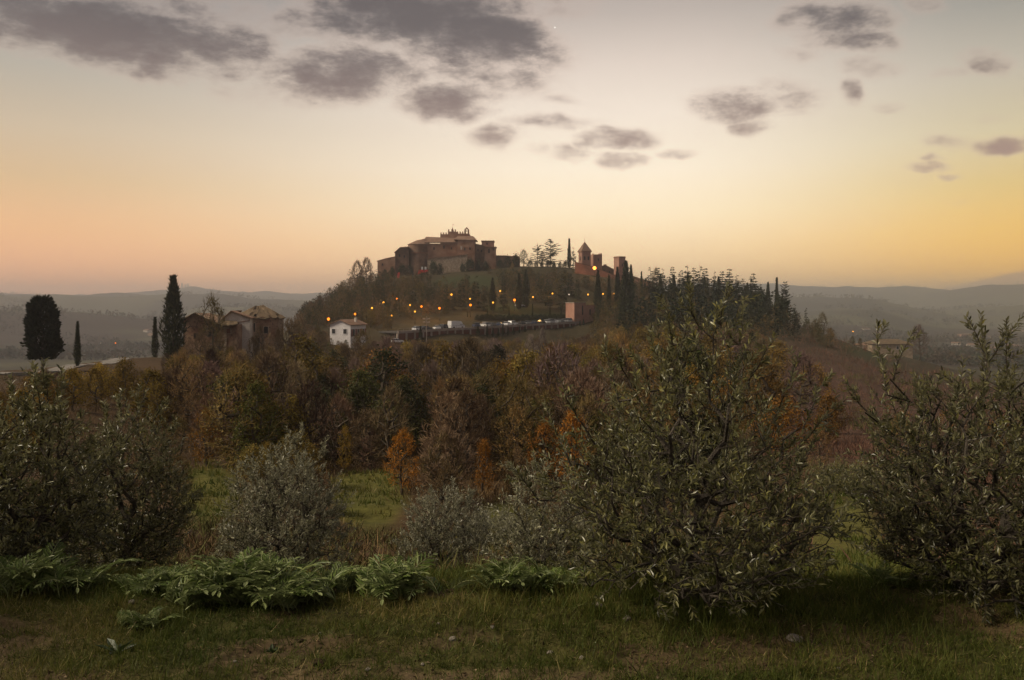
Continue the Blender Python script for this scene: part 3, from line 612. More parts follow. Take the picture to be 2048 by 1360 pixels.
OL = [
 (1385, 4.85, 583, [(.07, .45), (.14, .70), (.27, .83), (.42, .77), (.56, .60), (.68, .48), (.8, .36), (.9, .24), (1, .08)], 'large grey-green olive tree filling the right centre, nearest the camera', 31, 1120, .043, .15, 1.0,
   [((1235, 1205), 800, 684), ((1260, 1235), 760, 700), ((1350, 1322), 690, 592), ((1400, 1380), 650, 572), ((1440, 1450), 650, 580), ((1480, 1500), 690, 606), ((1560, 1600), 790, 700), ((1590, 1650), 850, 742), ((1600, 1690), 900, 800), ((1590, 1650), 980, 870), ((1160, 1120), 840, 770), ((1130, 1095), 900, 825), ((1340, 1300), 760, 660), ((1500, 1545), 760, 672), ((1080, 1030), 1000, 940)]),
 (1968, 5.0, 722, [(.03, .5), (.15, .70), (.35, .76), (.6, .68), (.8, .5), (.93, .32), (1, .1)], 'dark olive tree at the right edge of the view', 37, 1250, .043, .15, .8,
   [((1775, 1770), 790, 645), ((1790, 1838), 760, 655), ((1965, 1930), 740, 632), ((1968, 1982), 760, 634), ((1970, 2010), 730, 662), ((2040, 2035), 760, 640), ((1745, 1715), 830, 770), ((2060, 2052), 740, 650)]),
 (40, 5.6, 790, [(.03, .38), (.2, .5), (.45, .52), (.7, .43), (.88, .28), (1, .1)], 'dark olive tree at the left edge of the view', 41, 800, .048, .15, .9,
   [((60, 48), 800, 745), ((90, 80), 800, 738), ((110, 122), 810, 750), ((20, 5), 820, 775), ((75, 70), 820, 740), ((135, 150), 860, 800)]),
 (255, 7.3, 815, [(.05, .32), (.2, .46), (.45, .49), (.68, .42), (.86, .3), (1, .1)], 'olive tree with bare curved limbs, second from the left edge', 43, 800, .048, .155, 1.0,
   [((240, 228), 840, 780), ((280, 284), 835, 770), ((300, 330), 850, 800), ((210, 190), 860, 815), ((340, 362), 880, 835)]),
 (568, 9.4, 880, [(.03, .5), (.2, .72), (.45, .72), (.65, .56), (.82, .36), (1, .1)], 'silvery olive tree standing behind the biggest thistle clump', 47, 1000, .05, .17, 1.1,
   [((605, 605), 890, 850), ((590, 575), 895, 862), ((640, 650), 920, 890), ((510, 492), 960, 925), ((480, 470), 990, 935)]),
 (888, 12.2, 985, [(.12, .45), (.3, .72), (.5, .74), (.7, .6), (.88, .36), (1, .1)], 'small low olive tree in the gap at the centre', 53, 560, .055, .24, 1.0,
   [((905, 905), 1000, 955), ((870, 862), 1010, 975), ((930, 948), 1010, 985)]),
 (1085, 9.6, 930, [(.05, .4), (.25, .55), (.5, .52), (.75, .4), (1, .1)], 'pale olive tree half hidden by the left flank of the large olive', 59, 460, .052, .24, 1.0, [((1040, 1020), 960, 930), ((1075, 1065), 945, 905)]),
 (1700, 21, 935, [(.05, .6), (.3, .95), (.6, .85), (.85, .5), (1, .1)], 'small far olive seen between the two right-hand olive trees', 61, 300, .08, .34, 1.0, []),
 (985, 17.5, 1030, [(.05, .5), (.3, .7), (.6, .6), (1, .1)], 'low olive bush behind the small central olive tree', 67, 260, .07, .3, 1.0, []),
]
for (px, Y, top, prof, lab, seed, ns, lf, sp, up, tall) in OL: olive(px, Y, top, prof, lab, seed, ns, lf, sp, up, tall, airy=.62 if seed == 31 else .85, pale=seed in (47, 53, 59, 67))
# two unseen olives added beside the view to darken its corners
olive(-1010, 4.1, 330, [(.1, .7), (.3, 1.15), (.6, 1.15), (.85, .7), (1, .2)], 'unseen olive tree added left of the view to shade the left corner', 71, 900, .06, .24, .9, [])
olive(2990, 4.0, 330, [(.1, .7), (.3, 1.15), (.6, 1.15), (.85, .7), (1, .2)], 'unseen olive tree added right of the view to shade the right corner', 73, 900, .06, .24, .9, [])

# ------------------------------------------------------------------ cardoon thistles along the edge of the drop
card_m = leafmat('cardoon_leaf', [(0, (.05, .085, .014)), (.5, (.13, .18, .035)), (1, (.36, .38, .17))], .22, .45, .45, back=(.22, .26, .11))
def cardoon_leaf(seed):
    g = np.random.default_rng(seed); L = 1.; A = Acc(); k = 12
    s = np.linspace(0, 1, k); arch = .95 + .25 * g.uniform()
    ang = 1.15 - s * (1.5 * arch)                  # climbs, then arches over
    st = L / (k - 1); c = np.zeros((k, 3)); c[1:, 0] = np.cumsum(np.cos(ang[:-1])) * st; c[1:, 2] = np.cumsum(np.sin(ang[:-1])) * st
    tan = np.stack([np.cos(ang), 0 * s, np.sin(ang)], 1); nor = np.stack([-np.sin(ang), 0 * s, np.cos(ang)], 1); side = np.array([0, 1., 0])
    A.add(tubes(c[:-1], c[1:], np.linspace(.014, .004, k - 1), np.linspace(.013, .003, k - 1), 4), np.full(k - 1, .95))
    for i in range(2, k):
        w = .30 * math.sin(min(1, (s[i] * .9 + .14)) * math.pi) ** .7 + .04
        for sg in (-1, 1):
            D = tan[i] * (.75 + .2 * g.uniform()) + side * sg * .8 + nor[i] * g.uniform(-.12, .2)
            b = c[i] - tan[i] * .02
            A.add(cards(b[None], D[None], (nor[i] + side * sg * .25)[None], [w * g.uniform(.85, 1.1)], [w * .17], 'lens', .16), np.array([g.uniform(.15, .75)]))
            for q in (.45,):                    # teeth of the lobe
                b2 = b + unit(D) * w * q; D2 = D + tan[i] * 1.0 * g.uniform(.5, 1.)
                A.add(cards(b2[None], D2[None], nor[i][None], [w * .42], [w * .10], 'kite', .1), np.array([g.uniform(.2, .9)]))
    A.add(cards(c[-1][None], tan[-1][None], nor[-1][None], [.14], [.06], 'lens', .1), np.array([.7]))
    return A.mesh('leaf', [card_m])
CLEAF = [cardoon_leaf(700 + i) for i in range(5)]
def thistle(px, Y, size, nl, label, seed, wide=1.):
    g = np.random.default_rng(seed); x = XP(px, Y); z = Hf(x, Y)
    root = empty('thistle_plant', (x, Y, z - .02)); tag(root, label, 'thistle', 'thistle clumps along the edge of the turf')
    for i in range(nl):
        a = i * 2.4 + g.uniform(-.5, .5); inner = i / nl
        o = obj('leaf', CLEAF[g.integers(5)], root); s = size * g.uniform(.75, 1.15) * (1 - .25 * inner)
        off = g.normal(size=2) * size * .30 * np.array([wide * .8, .55])
        o.location = (off[0], off[1], 0); o.rotation_euler = (g.normal() * .2, -g.uniform(-.12, .22) - .6 * inner, a); o.scale = (s, s * g.uniform(.85, 1.15), s * g.uniform(.85, 1.1))
TH_ = [(485, 4.85, 0.419, 62, 'tall silvery thistle clump, the biggest of the row', 1.6), (575, 4.7, 0.329, 35, 'thistle clump drooping at the right side of the biggest one', 1.2), (420, 4.8, 0.349, 40, 'thistle clump at the left side of the biggest one', 1.3), (785, 4.85, 0.339, 45, 'spreading thistle clump with frosted leaf tips in the middle of the row', 1.6),
       (690, 5.0, 0.269, 29, 'small thistle between the biggest clump and the frosted one', 1.3), (1015, 4.9, 0.280, 37, 'pale thistle clump just left of the large olive', 1.5), (310, 5.0, .24, 40, 'dark thistle clump below the second olive from the left', 1.6), (170, 5.1, .21, 35, 'low dark thistle clump near the left olive', 1.7),
       (45, 4.95, 0.360, 40, 'dark thistle clump in the left corner of the turf', 1.6), (275, 4.45, .17, 20, 'small dark thistle standing in front of the row', 1.5), (1125, 5.0, 0.232, 16, 'small thistle tucked under the left skirt of the large olive', 1.2), (1770, 5.1, 0.255, 16, 'small thistle in the gap between the two right-hand olives', 1.3)]
for i, (px, Y, s, nl, lab, wd) in enumerate(TH_): thistle(px, Y, s, nl, lab, 720 + i, wd)

# ------------------------------------------------------------------ turf, litter and stones near the camera
grass_m = leafmat('grass_blades', [(0, (.045, .065, .012)), (.45, (.10, .115, .022)), (.75, (.19, .16, .045)), (1, (.36, .27, .13))], .3, .6, .2)
def turf():
    g = np.random.default_rng(9); A = Acc()
    def scatter(n, x0, x1, y0, y1, dens):
        y = np.sqrt(g.uniform(y0 ** 2, y1 ** 2, n)); x = g.uniform(-1, 1, n) * y * .70 + g.uniform(-.3, .3, n)
        k = g.uniform(size=n) < dens(x, y); return x[k], y[k]
    # short turf in tufts
    tx, ty = scatter(36000, -4, 4, 3.2, 6.4, lambda x, y: .38 + .62 * grassiness(x, y))
    per = 5; n = len(tx) * per
    ht = .022 + .05 * fbm(tx * 2.2, ty * 2.2, 3, 91) ** 1.5 + .012 * g.exponential(1., len(tx))
    x = np.repeat(tx, per) + g.normal(size=n) * .016; y = np.repeat(ty, per) + g.normal(size=n) * .016; h = np.repeat(ht, per) * g.uniform(.5, 1.35, n)
    C = np.stack([x, y, H(x, y) - .004], 1); D = unit(g.normal(size=(n, 3)) * .55 + np.array([0, 0, 1]))
    dry = np.repeat(np.clip(fbm(tx * 1.3 + 5, ty * 2.2, 3, 93) * 1.1 - .18 + g.normal(size=len(tx)) * .1, 0, 1), per)
    A.add(cards(C, D, g.normal(size=(n, 3)), h, g.uniform(.0022, .0042, n), 'blade', 0, .25), np.clip(dry * .8 + g.normal(size=n) * .16, 0, 1))
    # long grass under the olives and along the edge
    def longd(x, y):
        w = np.exp(-(((x - 1.1) / .85) ** 2 + ((y - 4.65) / .42) ** 2)) + .5 * np.exp(-(((x - 2.1) / .5) ** 2 + ((y - 4.6) / .4) ** 2)) + .5 * np.exp(-((y - 5.25) / .2) ** 2)
        return np.clip(w * fbm(x * 3, y * 3, 3, 95) * 1.5, 0, 1)
    tx, ty = scatter(9000, -4, 4, 3.6, 7.5, longd); per = 9; n = len(tx) * per
    x = np.repeat(tx, per) + g.normal(size=n) * .02; y = np.repeat(ty, per) + g.normal(size=n) * .02
    C = np.stack([x, y, H(x, y) - .004], 1); D = unit(g.normal(size=(n, 3)) * .42 + np.array([0, 0, 1])); h = np.repeat(g.uniform(.06, .2, len(tx)), per) * g.uniform(.5, 1.2, n)
    A.add(cards(C, D, g.normal(size=(n, 3)), h, g.uniform(.003, .0055, n), 'blade', 0, .45), np.clip(g.normal(size=n) * .16 + .26, 0, 1))
    # dry straws lying about
    sx, sy = scatter(5000, -4, 4, 3.2, 6, lambda x, y: .5 + 0 * x); n = len(sx)
    C = np.stack([sx, sy, H(sx, sy) + .006], 1); D = unit(g.normal(size=(n, 3)) * np.array([1, 1, .22]))
    A.add(cards(C, D, np.array([[0, 0, 1.]]) + 0 * C, g.uniform(.03, .10, n), g.uniform(.002, .004, n), 'blade', 0, .05), np.clip(g.uniform(.6, 1.1, n), 0, 1))
    # rough grass on the near slopes beyond the edge
    n0 = 19000; y = np.exp(g.uniform(math.log(6.5), math.log(44), n0)); x = g.uniform(-.72, .72, n0) * y
    pxs = CX + F * x / y; pat = np.zeros(n0, bool)
    for a, b, c, d in ((420, 33, 66, 13), (730, 33, 78, 11), (1000, 22, 66, 6), (1690, 14, 100, 13)): pat |= ((pxs - a) / c) ** 2 + ((y - b) / d) ** 2 < 1
    k = (fbm(x * .3, y * .3, 3, 97) > .38) & (pat | (y < 11)); x = x[k]; y = y[k]; per = 4; n = len(x) * per
    x = np.repeat(x, per) + g.normal(size=n) * .05; y = np.repeat(y, per) + g.normal(size=n) * .05; r = np.hypot(x, y)
    C = np.stack([x, y, H(x, y) - .02], 1); D = unit(g.normal(size=(n, 3)) * .5 + np.array([0, 0, 1]))
    A.add(cards(C, D, g.normal(size=(n, 3)), (.05 + .006 * r) * g.uniform(.6, 1.4, n), .004 + .0011 * r, 'blade', 0, .35), np.clip(fbm(x * .4, y * .4, 3, 99) * .9 + g.normal(size=n) * .12, 0, 1))
    o = obj('grass', A.mesh('grass', [grass_m])); tag(o, 'short patchy turf of green and dry grass', 'grass', kind='stuff')
turf()
litter_m = leafmat('leaf_litter', [(0, (.05, .032, .018)), (.6, (.13, .08, .04)), (1, (.28, .21, .13))], .1, .8, .15)
def litter():
    g = np.random.default_rng(15); n = 9000; y = np.sqrt(g.uniform(3.2 ** 2, 5.8 ** 2, n)); x = g.uniform(-.72, .72, n) * y; k = g.uniform(size=n) > .75 * grassiness(x, y); x = x[k]; y = y[k]; n = len(x)
    A = Acc(); C = np.stack([x, y, H(x, y) + .005], 1); D = g.normal(size=(n, 3)) * np.array([1, 1, .3])
    A.add(cards(C, D, unit(np.array([[0, 0, 1.]]) + g.normal(size=(n, 3)) * .5), g.uniform(.01, .032, n), g.uniform(.006, .016, n), 'kite', .3), g.uniform(0, 1, n) ** 1.6)
    o = obj('leaf_litter', A.mesh('leaf_litter', [litter_m])); tag(o, 'dry leaves and crumbs of earth scattered on the bare soil', 'leaf litter', kind='stuff')
litter()
stone_m = surf('stone', (.20, .17, .14), (.34, .30, .25), 9, .9, .5, .2, c3=(.12, .10, .08), s3=30)
clod_m = surf('earth_clod', (.055, .036, .022), (.11, .075, .045), 14, .95, .8, .1, s3=60)
def rock_mesh(seed, mat, lumpy=.35):
    bm = bmesh.new(); bmesh.ops.create_icosphere(bm, subdivisions=2, radius=.5); g = np.random.default_rng(seed); ph = g.uniform(0, 6, 9)
    for v in bm.verts:
        c = v.co.normalized(); d = 1 + lumpy * .5 * (math.sin(3 * c.x + ph[0]) * math.sin(3 * c.y + ph[1]) + .6 * math.sin(5 * c.z + ph[2] + 2 * c.x) + .4 * math.sin(9 * c.x + ph[3]) * math.cos(8 * c.y + ph[4]))
        v.co = Vector((c.x * d * .5, c.y * d * .42, c.z * d * .3))
    me = bpy.data.meshes.new('stone'); bm.to_mesh(me); bm.free(); me.materials.append(mat)
    return me
ROCK = [rock_mesh(i, stone_m) for i in range(4)]; CLOD = [rock_mesh(10 + i, clod_m, .6) for i in range(3)]
def on_ground(px, py):
    Y = CAMZ * F / (py - HY)
    for _ in range(12): Y = (CAMZ - Hf(XP(px, Y), Y)) * F / (py - HY)
    return XP(px, Y), Y
ST = [(1195, 1213, .055, 'pale stone in the grass left of the large olive trunk'), (1254, 1240, .05, 'upright pale stone right of the bare sandy patch'), (906, 1281, .042, 'grey stone lying on the bare soil at the centre'), (985, 1256, .026, 'small pale stone above the grey one at the centre'), (876, 1248, .018, 'tiny pale pebble in the central turf'), (736, 1341, .03, 'pale pebble on the dark soil near the bottom edge'), (545, 1212, .04, 'tan stone at the foot of the biggest thistle'),
      (264, 1206, .04, 'tan stone beside the small front thistle'), (1677, 1338, .022, 'white pebble in the dark grass at the bottom right'), (1590, 1283, .08, 'brown half-buried boulder under the right grass'), (1164, 1318, .03, 'pale flat stone on the sandy patch near the bottom'), (1100, 1300, .035, 'tan stone on the right of the sandy patch'), (684, 1187, .05, 'earth-brown stone right of the biggest thistle'), (470, 1324, .02, 'small white pebble on the bare soil at lower left'), (845, 1330, .02, 'tiny grey pebble at the bottom centre'), (640, 1268, .02, 'small pale pebble in the turf below the biggest thistle')]
for i, (px, py, s, lab) in enumerate(ST):
    x, y = on_ground(px, py); o = obj('stone', ROCK[i % 4]); o.location = (x, y, Hf(x, y) + s * .15); o.scale = (s * 1.1,) * 3; o.rotation_euler = (0, 0, i * 1.7); tag(o, lab, 'stone', 'stones lying on the turf')
g = np.random.default_rng(77)
for i in range(70):
    y = float(np.sqrt(g.uniform(3.4 ** 2, 5.2 ** 2))); x = float(g.uniform(-.66, .66) * y); s = float(g.uniform(.02, .07))
    if grassiness(np.array([x]), np.array([y]))[0] > .55: continue
    o = obj('earth_clod', CLOD[i % 3]); o.location = (x, y, Hf(x, y) + s * .08); o.scale = (s, s, s * .8); o.rotation_euler = (0, 0, i); tag(o, 'crumbly brown clod of earth on the bare soil', 'earth clod', 'clods of earth on the bare soil')
# broad-leaved weeds
weed_m = leafmat('weed_leaf', [(0, (.02, .036, .012)), (1, (.05, .075, .025))], .2, .45, .4)
WL = Acc(); WL.add(cards(np.zeros((1, 3)), np.array([[1, 0, .45]]), np.array([[-.4, 0, 1.]]), [1.], [.3], 'lens', .14), np.array([.6])); WLEAF = WL.mesh('leaf', [weed_m])
for (px, py, s, lab) in ((236, 1308, .12, 'dark broad-leaved weed on the bare soil at lower left'), (543, 1298, .06, 'small broad-leaved weed in the turf at lower centre')):
    x, y = on_ground(px, py); root = empty('broadleaf_weed', (x, y, Hf(x, y))); tag(root, lab, 'weed', 'broad-leaved weeds in the turf')
    for k in range(9):
        o = obj('leaf', WLEAF, root); q = s * g.uniform(.6, 1.2); o.scale = (q, q, q); o.rotation_euler = (g.normal() * .15, g.uniform(-.5, .25), k * 2.4)
# ------------------------------------------------------------------ buildings
class MB:
    """polygons collected into one mesh"""
    def __init__(s): s.v, s.f = [], []
    def poly(s, pts):
        n = len(s.v); s.v += [tuple(float(c) for c in p) for p in pts]; s.f.append(tuple(range(n, n + len(pts)))); return s
    def prism(s, base, off):
        """closed solid: polygon base moved along off"""
        base = [np.asarray(p, float) for p in base]; off = np.asarray(off, float); top = [p + off for p in base]; n = len(base)
        s.poly(base[::-1]); s.poly(top)
        for i in range(n): s.poly([base[i], base[(i + 1) % n], top[(i + 1) % n], top[i]])
        return s
    def box(s, a, b):
        (x0, y0, z0), (x1, y1, z1) = a, b
        return s.prism([(x0, y0, z0), (x1, y0, z0), (x1, y1, z0), (x0, y1, z0)], (0, 0, z1 - z0))
    def build(s, name, mat, parent=None, M=None):
        me = bpy.data.meshes.new(name); me.from_pydata(s.v, [], s.f)
        bm = bmesh.new(); bm.from_mesh(me); bmesh.ops.remove_doubles(bm, verts=bm.verts, dist=1e-4); bmesh.ops.recalc_face_normals(bm, faces=bm.faces); bm.to_mesh(me); bm.free()
        me.materials.append(mat); return obj(name, me, parent)
brick_m = surf('old_brick', (.22, .105, .065), (.40, .245, .165), .28, .92, .5, .1, c3=(.20, .10, .07), s3=5)
dark_brick_m = surf('weathered_brick', (.13, .075, .05), (.27, .165, .115), .25, .95, .5, .1, c3=(.10, .07, .05), s3=4)
pink_brick_m = surf('pink_brick', (.31, .16, .12), (.43, .25, .185), .3, .9, .3, .1, c3=(.30, .15, .11), s3=6)
old_tile_m = surf('mossy_roof_tiles', (.11, .08, .05), (.18, .125, .08), .8, .95, .6, .1, c3=(.07, .06, .04), s3=4)
tile_m = surf('roof_tiles', (.20, .12, .085), (.29, .18, .125), .8, .95, .6, .1, c3=(.12, .085, .065), s3=7)
plaster_m = surf('pale_plaster', (.55, .48, .42), (.68, .62, .56), .5, .9, .2, .1, c3=(.42, .36, .30), s3=4)
white_m = surf('white_plaster', (.66, .63, .64), (.76, .73, .74), .6, .9, .1, .2, c3=(.56, .52, .50), s3=3)
stone_wall_m = surf('rubble_stone', (.30, .23, .17), (.48, .38, .28), .9, .95, .7, .1, c3=(.17, .11, .08), s3=3.5)
ruin_brick_m = surf('ruined_brick', (.24, .13, .085), (.40, .28, .19), .6, .95, .7, .1, c3=(.12, .08, .06), s3=3)
dark_m = surf('dark_opening', (.012, .011, .010), (.02, .018, .016), 2, .6)  # near-black panes stand in for the shade inside window openings
glass_m = surf('window_glass', (.02, .022, .026), (.035, .038, .045), 2, .12, 0, .6)
shutter_m = surf('brown_shutter', (.17, .055, .035), (.22, .075, .05), 4, .7)
wood_m = surf('old_wood', (.10, .07, .05), (.16, .12, .09), 5, .9)
concrete_m = surf('concrete', (.25, .20, .17), (.36, .30, .26), .5, .9, .2, .2, c3=(.28, .24, .20), s3=5)
metal_m = surf('grey_metal', (.20, .20, .20), (.28, .28, .28), 4, .5, 0, .5, metal=.6)
red_m = surf('red_sheet', (.55, .03, .03), (.65, .05, .04), 2, .7)
asphalt_m = surf('asphalt', (.05, .048, .046), (.075, .07, .066), 1.5, .9, .2)
pale_road_m = surf('pale_gravel', (.17, .155, .14), (.24, .215, .195), .8, .95, .2)

def window_part(parent, c, ux, uz, nrm, w, h, mat=None, frame=None, deep=.14):
    """a window: frame standing proud of the wall with a set-back pane; c centre on the wall, ux/uz in-plane unit vectors, nrm outward"""
    c, ux, uz, nrm = (np.asarray(v, float) for v in (c, ux, uz, nrm))
    f = MB(); t = min(.16, w * .16)
    for (a, b, cc, d) in ((-w / 2 - t, w / 2 + t, h / 2, h / 2 + t), (-w / 2 - t, w / 2 + t, -h / 2 - t, -h / 2), (-w / 2 - t, -w / 2, -h / 2, h / 2), (w / 2, w / 2 + t, -h / 2, h / 2)):
        q = [c + ux * a + uz * cc, c + ux * b + uz * cc, c + ux * b + uz * d, c + ux * a + uz * d]; f.prism([p - nrm * .05 for p in q], nrm * (.05 + deep))
    o = f.build('window', frame or dark_brick_m, parent)
    p = MB(); q = [c + ux * sx * w / 2 + uz * sz * h / 2 for sx, sz in ((-1, -1), (1, -1), (1, 1), (-1, 1))]; p.prism([v - nrm * .04 for v in q], nrm * (.04 + deep * .3)); p.build('pane', mat or dark_m, o)
    return o
EX, EY, EZ = np.array([1., 0, 0]), np.array([0, 1., 0]), np.array([0, 0, 1.])
def frontal(name, label, cat, Y, group=None):
    return tag(empty(name, (0, 0, 0)), label, cat, group)
def ext(poly, Y, depth): return MB().prism([P(px, py, Y) for px, py in poly], (0, depth, 0))
def fwin(parent, px, py, wpx, hpx, Y, mat=None, frame=None):
    k = Y / F; return window_part(parent, P(px, py, Y), EX, EZ, -EY, wpx * k, hpx * k, mat, frame)
YC = 388
def castle():
    # --- low house at the left foot of the walls
    o = frontal('stone_house', 'low sloping-roofed house at the left foot of the hilltop castle', 'house', YC)
    ext([(755, 572), (755, 523), (773, 517.5), (790, 514), (790, 572)], YC, 9).build('wall', brick_m, o)
    MB().prism([P(753.5, 523.2, YC), P(753.5, 521.6, YC), P(773, 516, YC), P(790.5, 512.6, YC), P(790.5, 514, YC), P(773, 517.4, YC)], (0, 9.5, 0)).build('roof', tile_m, o)
    fwin(o, 765, 529, 2.5, 4, YC)
    # --- hipped house left of the bastion
    o = frontal('stone_house', 'tall hip-roofed house left of the round castle bastion', 'house', YC + 1)
    ext([(790, 570), (790, 505.5), (801, 496), (817, 495), (817, 570)], YC + 1, 10).build('wall', dark_brick_m, o)
    MB().prism([P(788.5, 506, YC), P(788.5, 504.4, YC), P(800, 494, YC), P(817, 493, YC), P(817, 494.8, YC), P(800.5, 496, YC)], (0, 11, 0)).build('roof', tile_m, o)
    fwin(o, 799, 511, 3, 5, YC + 1); fwin(o, 809, 513, 3, 5, YC + 1)
    # --- round bastion with conical tiled roof
    cx, Yb = 838, YC + 7; c = P(cx, 545, Yb); rad = 22 / F * Yb
    o = frontal('round_bastion', 'round brick bastion with a curved tiled roof on the castle left side', 'bastion', Yb)
    n = 28; m = MB(); rf = MB(); ring = MB()
    zt = P(cx, 489, Yb)[2]; za = P(cx, 476, Yb)[2]; zr = P(cx, 508, Yb)[2]
    for i in range(n):
        a0, a1 = i * 2 * math.pi / n, (i + 1) * 2 * math.pi / n
        def q(a, r, z): return (c[0] + r * math.cos(a), Yb + r * math.sin(a), z)
        m.poly([q(a0, rad * 1.06, c[2] - 2), q(a1, rad * 1.06, c[2] - 2), q(a1, rad, zt), q(a0, rad, zt)])
        apex = (c[0] + 3.2, Yb + 2, za)
        e0, e1 = q(a0, rad * 1.05, zt - .1), q(a1, rad * 1.05, zt - .1); m0 = tuple(np.array(e0) * .5 + np.array(apex) * .5 + np.array([0, 0, .6])); m1 = tuple(np.array(e1) * .5 + np.array(apex) * .5 + np.array([0, 0, .6]))
        rf.poly([e0, e1, m1, m0]); rf.poly([m0, m1, apex]); rf.poly([q(a0, rad, zt - .3), q(a1, rad, zt - .3), e1, e0])
        ring.poly([q(a0, rad * 1.09, zr), q(a1, rad * 1.09, zr), q(a1, rad * 1.09, zr + .5), q(a0, rad * 1.09, zr + .5)]); ring.poly([q(a0, rad, zr + .5), q(a0, rad * 1.09, zr + .5), q(a1, rad * 1.09, zr + .5), q(a1, rad, zr + .5)])
    m.build('wall', dark_brick_m, o); rf.build('roof', tile_m, o); ring.build('string_course', brick_m, o)
    # --- long wing with a shallow roof in front of the crenellated block
    o = frontal('castle_wing', 'long tile-roofed wing below the castle battlements', 'castle', YC + 4)
    ext([(850, 548), (850, 487), (915, 487), (915, 548)], YC + 4, 14).build('wall', brick_m, o)
    a, b, cc, d = P(846, 486, YC + 3.4), P(917, 486, YC + 3.4), P(917, 478.2, YC + 12), P(852, 475.4, YC + 12); r = MB(); r.prism([a, b, cc, d], (0, 0, .5)); r.build('roof', tile_m, o)
    fwin(o, 888, 494, 2.6, 6, YC + 4); fwin(o, 868, 497, 2.2, 4, YC + 4); fwin(o, 903, 497, 2.2, 4, YC + 4)
    for px in (858, 872, 897): # buttresses
        k = P(px, 545, YC + 4); MB().prism([k + (-.6, -1.6, -3), k + (.6, -1.6, -3), k + (.6, .1, -3), k + (-.6, .1, -3)], (0, 0, 9)).build('buttress', brick_m, o)
    # --- crenellated main block
    Yd = YC + 12; k = Yd / F
    o = frontal('crenellated_palace', 'crenellated brick palace with stepped battlements at the top of the hill', 'castle', Yd)
    ext([(880.5, 540), (880.5, 468.5), (896, 468.5), (896, 463), (912, 463), (912, 467), (938.5, 467), (938.5, 540)], Yd, 13).build('wall', brick_m, o)
    def merl(px, top, bot, w=2.3, dz=0):
        for dy in (0, 12.4) if dz == 0 else (0,):
            q = P(px, bot, Yd); z1 = P(px, top, Yd)[2]; MB().box((q[0] - w * k / 2, Yd + dy + .003, q[2] - .05), (q[0] + w * k / 2, Yd + dy + .6, z1)).build('merlon', brick_m, o)
    for px in (881.8, 887, 892.2): merl(px, 465, 468.5)
    for px in (897.3, 903.8, 910.6): merl(px, 458.8, 463)
    for px in (915.2, 920.4, 925.4): merl(px, 463, 467)
    q = P(904, 463, Yd); z1 = P(904, 453, Yd)[2]
    pin = MB(); 
    for i in range(6):
        a0, a1 = i * math.pi / 3, (i + 1) * math.pi / 3; pin.poly([(q[0] + .9 * math.cos(a0), Yd + 4 + .9 * math.sin(a0), q[2] - 1), (q[0] + .9 * math.cos(a1), Yd + 4 + .9 * math.sin(a1), q[2] - 1), (q[0] + .5 * math.cos(a1), Yd + 4 + .5 * math.sin(a1), q[2] + 1.1), (q[0] + .5 * math.cos(a0), Yd + 4 + .5 * math.sin(a0), q[2] + 1.1)]); pin.poly([(q[0] + .5 * math.cos(a0), Yd + 4 + .5 * math.sin(a0), q[2] + 1.1), (q[0] + .5 * math.cos(a1), Yd + 4 + .5 * math.sin(a1), q[2] + 1.1), (q[0], Yd + 4, z1)])
    pin.build('pinnacle', brick_m, o)
    zf = P(904, 446, Yd)[2]; mast = MB().box((q[0] - .05, Yd + 3.95, z1 - .5), (q[0] + .05, Yd + 4.05, zf)).build('flag_pole', metal_m, o); MB().prism([(q[0] + .05, Yd + 4, zf - .5), (q[0] + .75, Yd + 4, zf - .35), (q[0] + .6, Yd + 4, zf)], (0, .04, 0)).build('flag', dark_brick_m, mast)
    # bell gable: two piers and a pointed head round an open arch
    bg_ = MB(); z0 = P(0, 467, Yd)[2] - .1; xa, xb = XP(928.5, Yd), XP(938.4, Yd); ia, ib = XP(931.8, Yd), XP(935.2, Yd); zs = P(0, 459.5, Yd)[2]; zp = P(0, 453.8, Yd)[2]; zi = P(0, 457, Yd)[2]; xm = (xa + xb) / 2
    bg_.prism([(xa, Yd, z0), (ia, Yd, z0), (ia, Yd, zs), (xa, Yd, zs)], (0, 1.2, 0)); bg_.prism([(ib, Yd, z0), (xb, Yd, z0), (xb, Yd, zs), (ib, Yd, zs)], (0, 1.2, 0))
    bg_.prism([(xa, Yd, zs), (ia, Yd, zs), (xm, Yd, zi), (xm, Yd, zp)], (0, 1.2, 0)); bg_.prism([(ib, Yd, zs), (xb, Yd, zs), (xm, Yd, zp), (xm, Yd, zi)], (0, 1.2, 0))
    bg_.build('bell_gable', brick_m, o); MB().prism([(xm - .25, Yd + .4, zs - .9), (xm + .25, Yd + .4, zs - .9), (xm + .12, Yd + .4, zs - .2), (xm - .12, Yd + .4, zs - .2)], (0, .4, 0)).build('bell', metal_m, o)
    # --- right hand house with gable to the right
    Ye = YC - 2
    o = frontal('castle_house', 'brick house with two tall windows under the bell gable of the castle', 'house', Ye)
    ext([(915.5, 552), (915.5, 479), (949.5, 479), (949.5, 552)], Ye, 11).build('wall', brick_m, o)
    a, b, cc, d = P(907, 478.8, Ye - .5), P(954, 480.2, Ye - .5), P(946, 472, Ye + 5.5), P(916, 472, Ye + 5.5); e, f_ = np.array([a[0], Ye + 11.5, a[2]]), np.array([b[0], Ye + 11.5, b[2]])
    r = MB(); r.poly([a, b, cc, d]); r.poly([d, cc, f_, e]); r.poly([a, d, e]); r.poly([b, f_, cc]); r.poly([a, e, f_, b]); r.build('roof', tile_m, o)
    fwin(o, 922.7, 496, 2.6, 6.2, Ye, plaster_m, plaster_m); fwin(o, 929.5, 498, 2.2, 5.5, Ye); fwin(o, 940, 497, 2.2, 4.5, Ye)
    # lower lean-to part running to the square tower
    o = frontal('castle_range', 'low brick range joining the castle house to the square keep', 'house', Ye + 3)
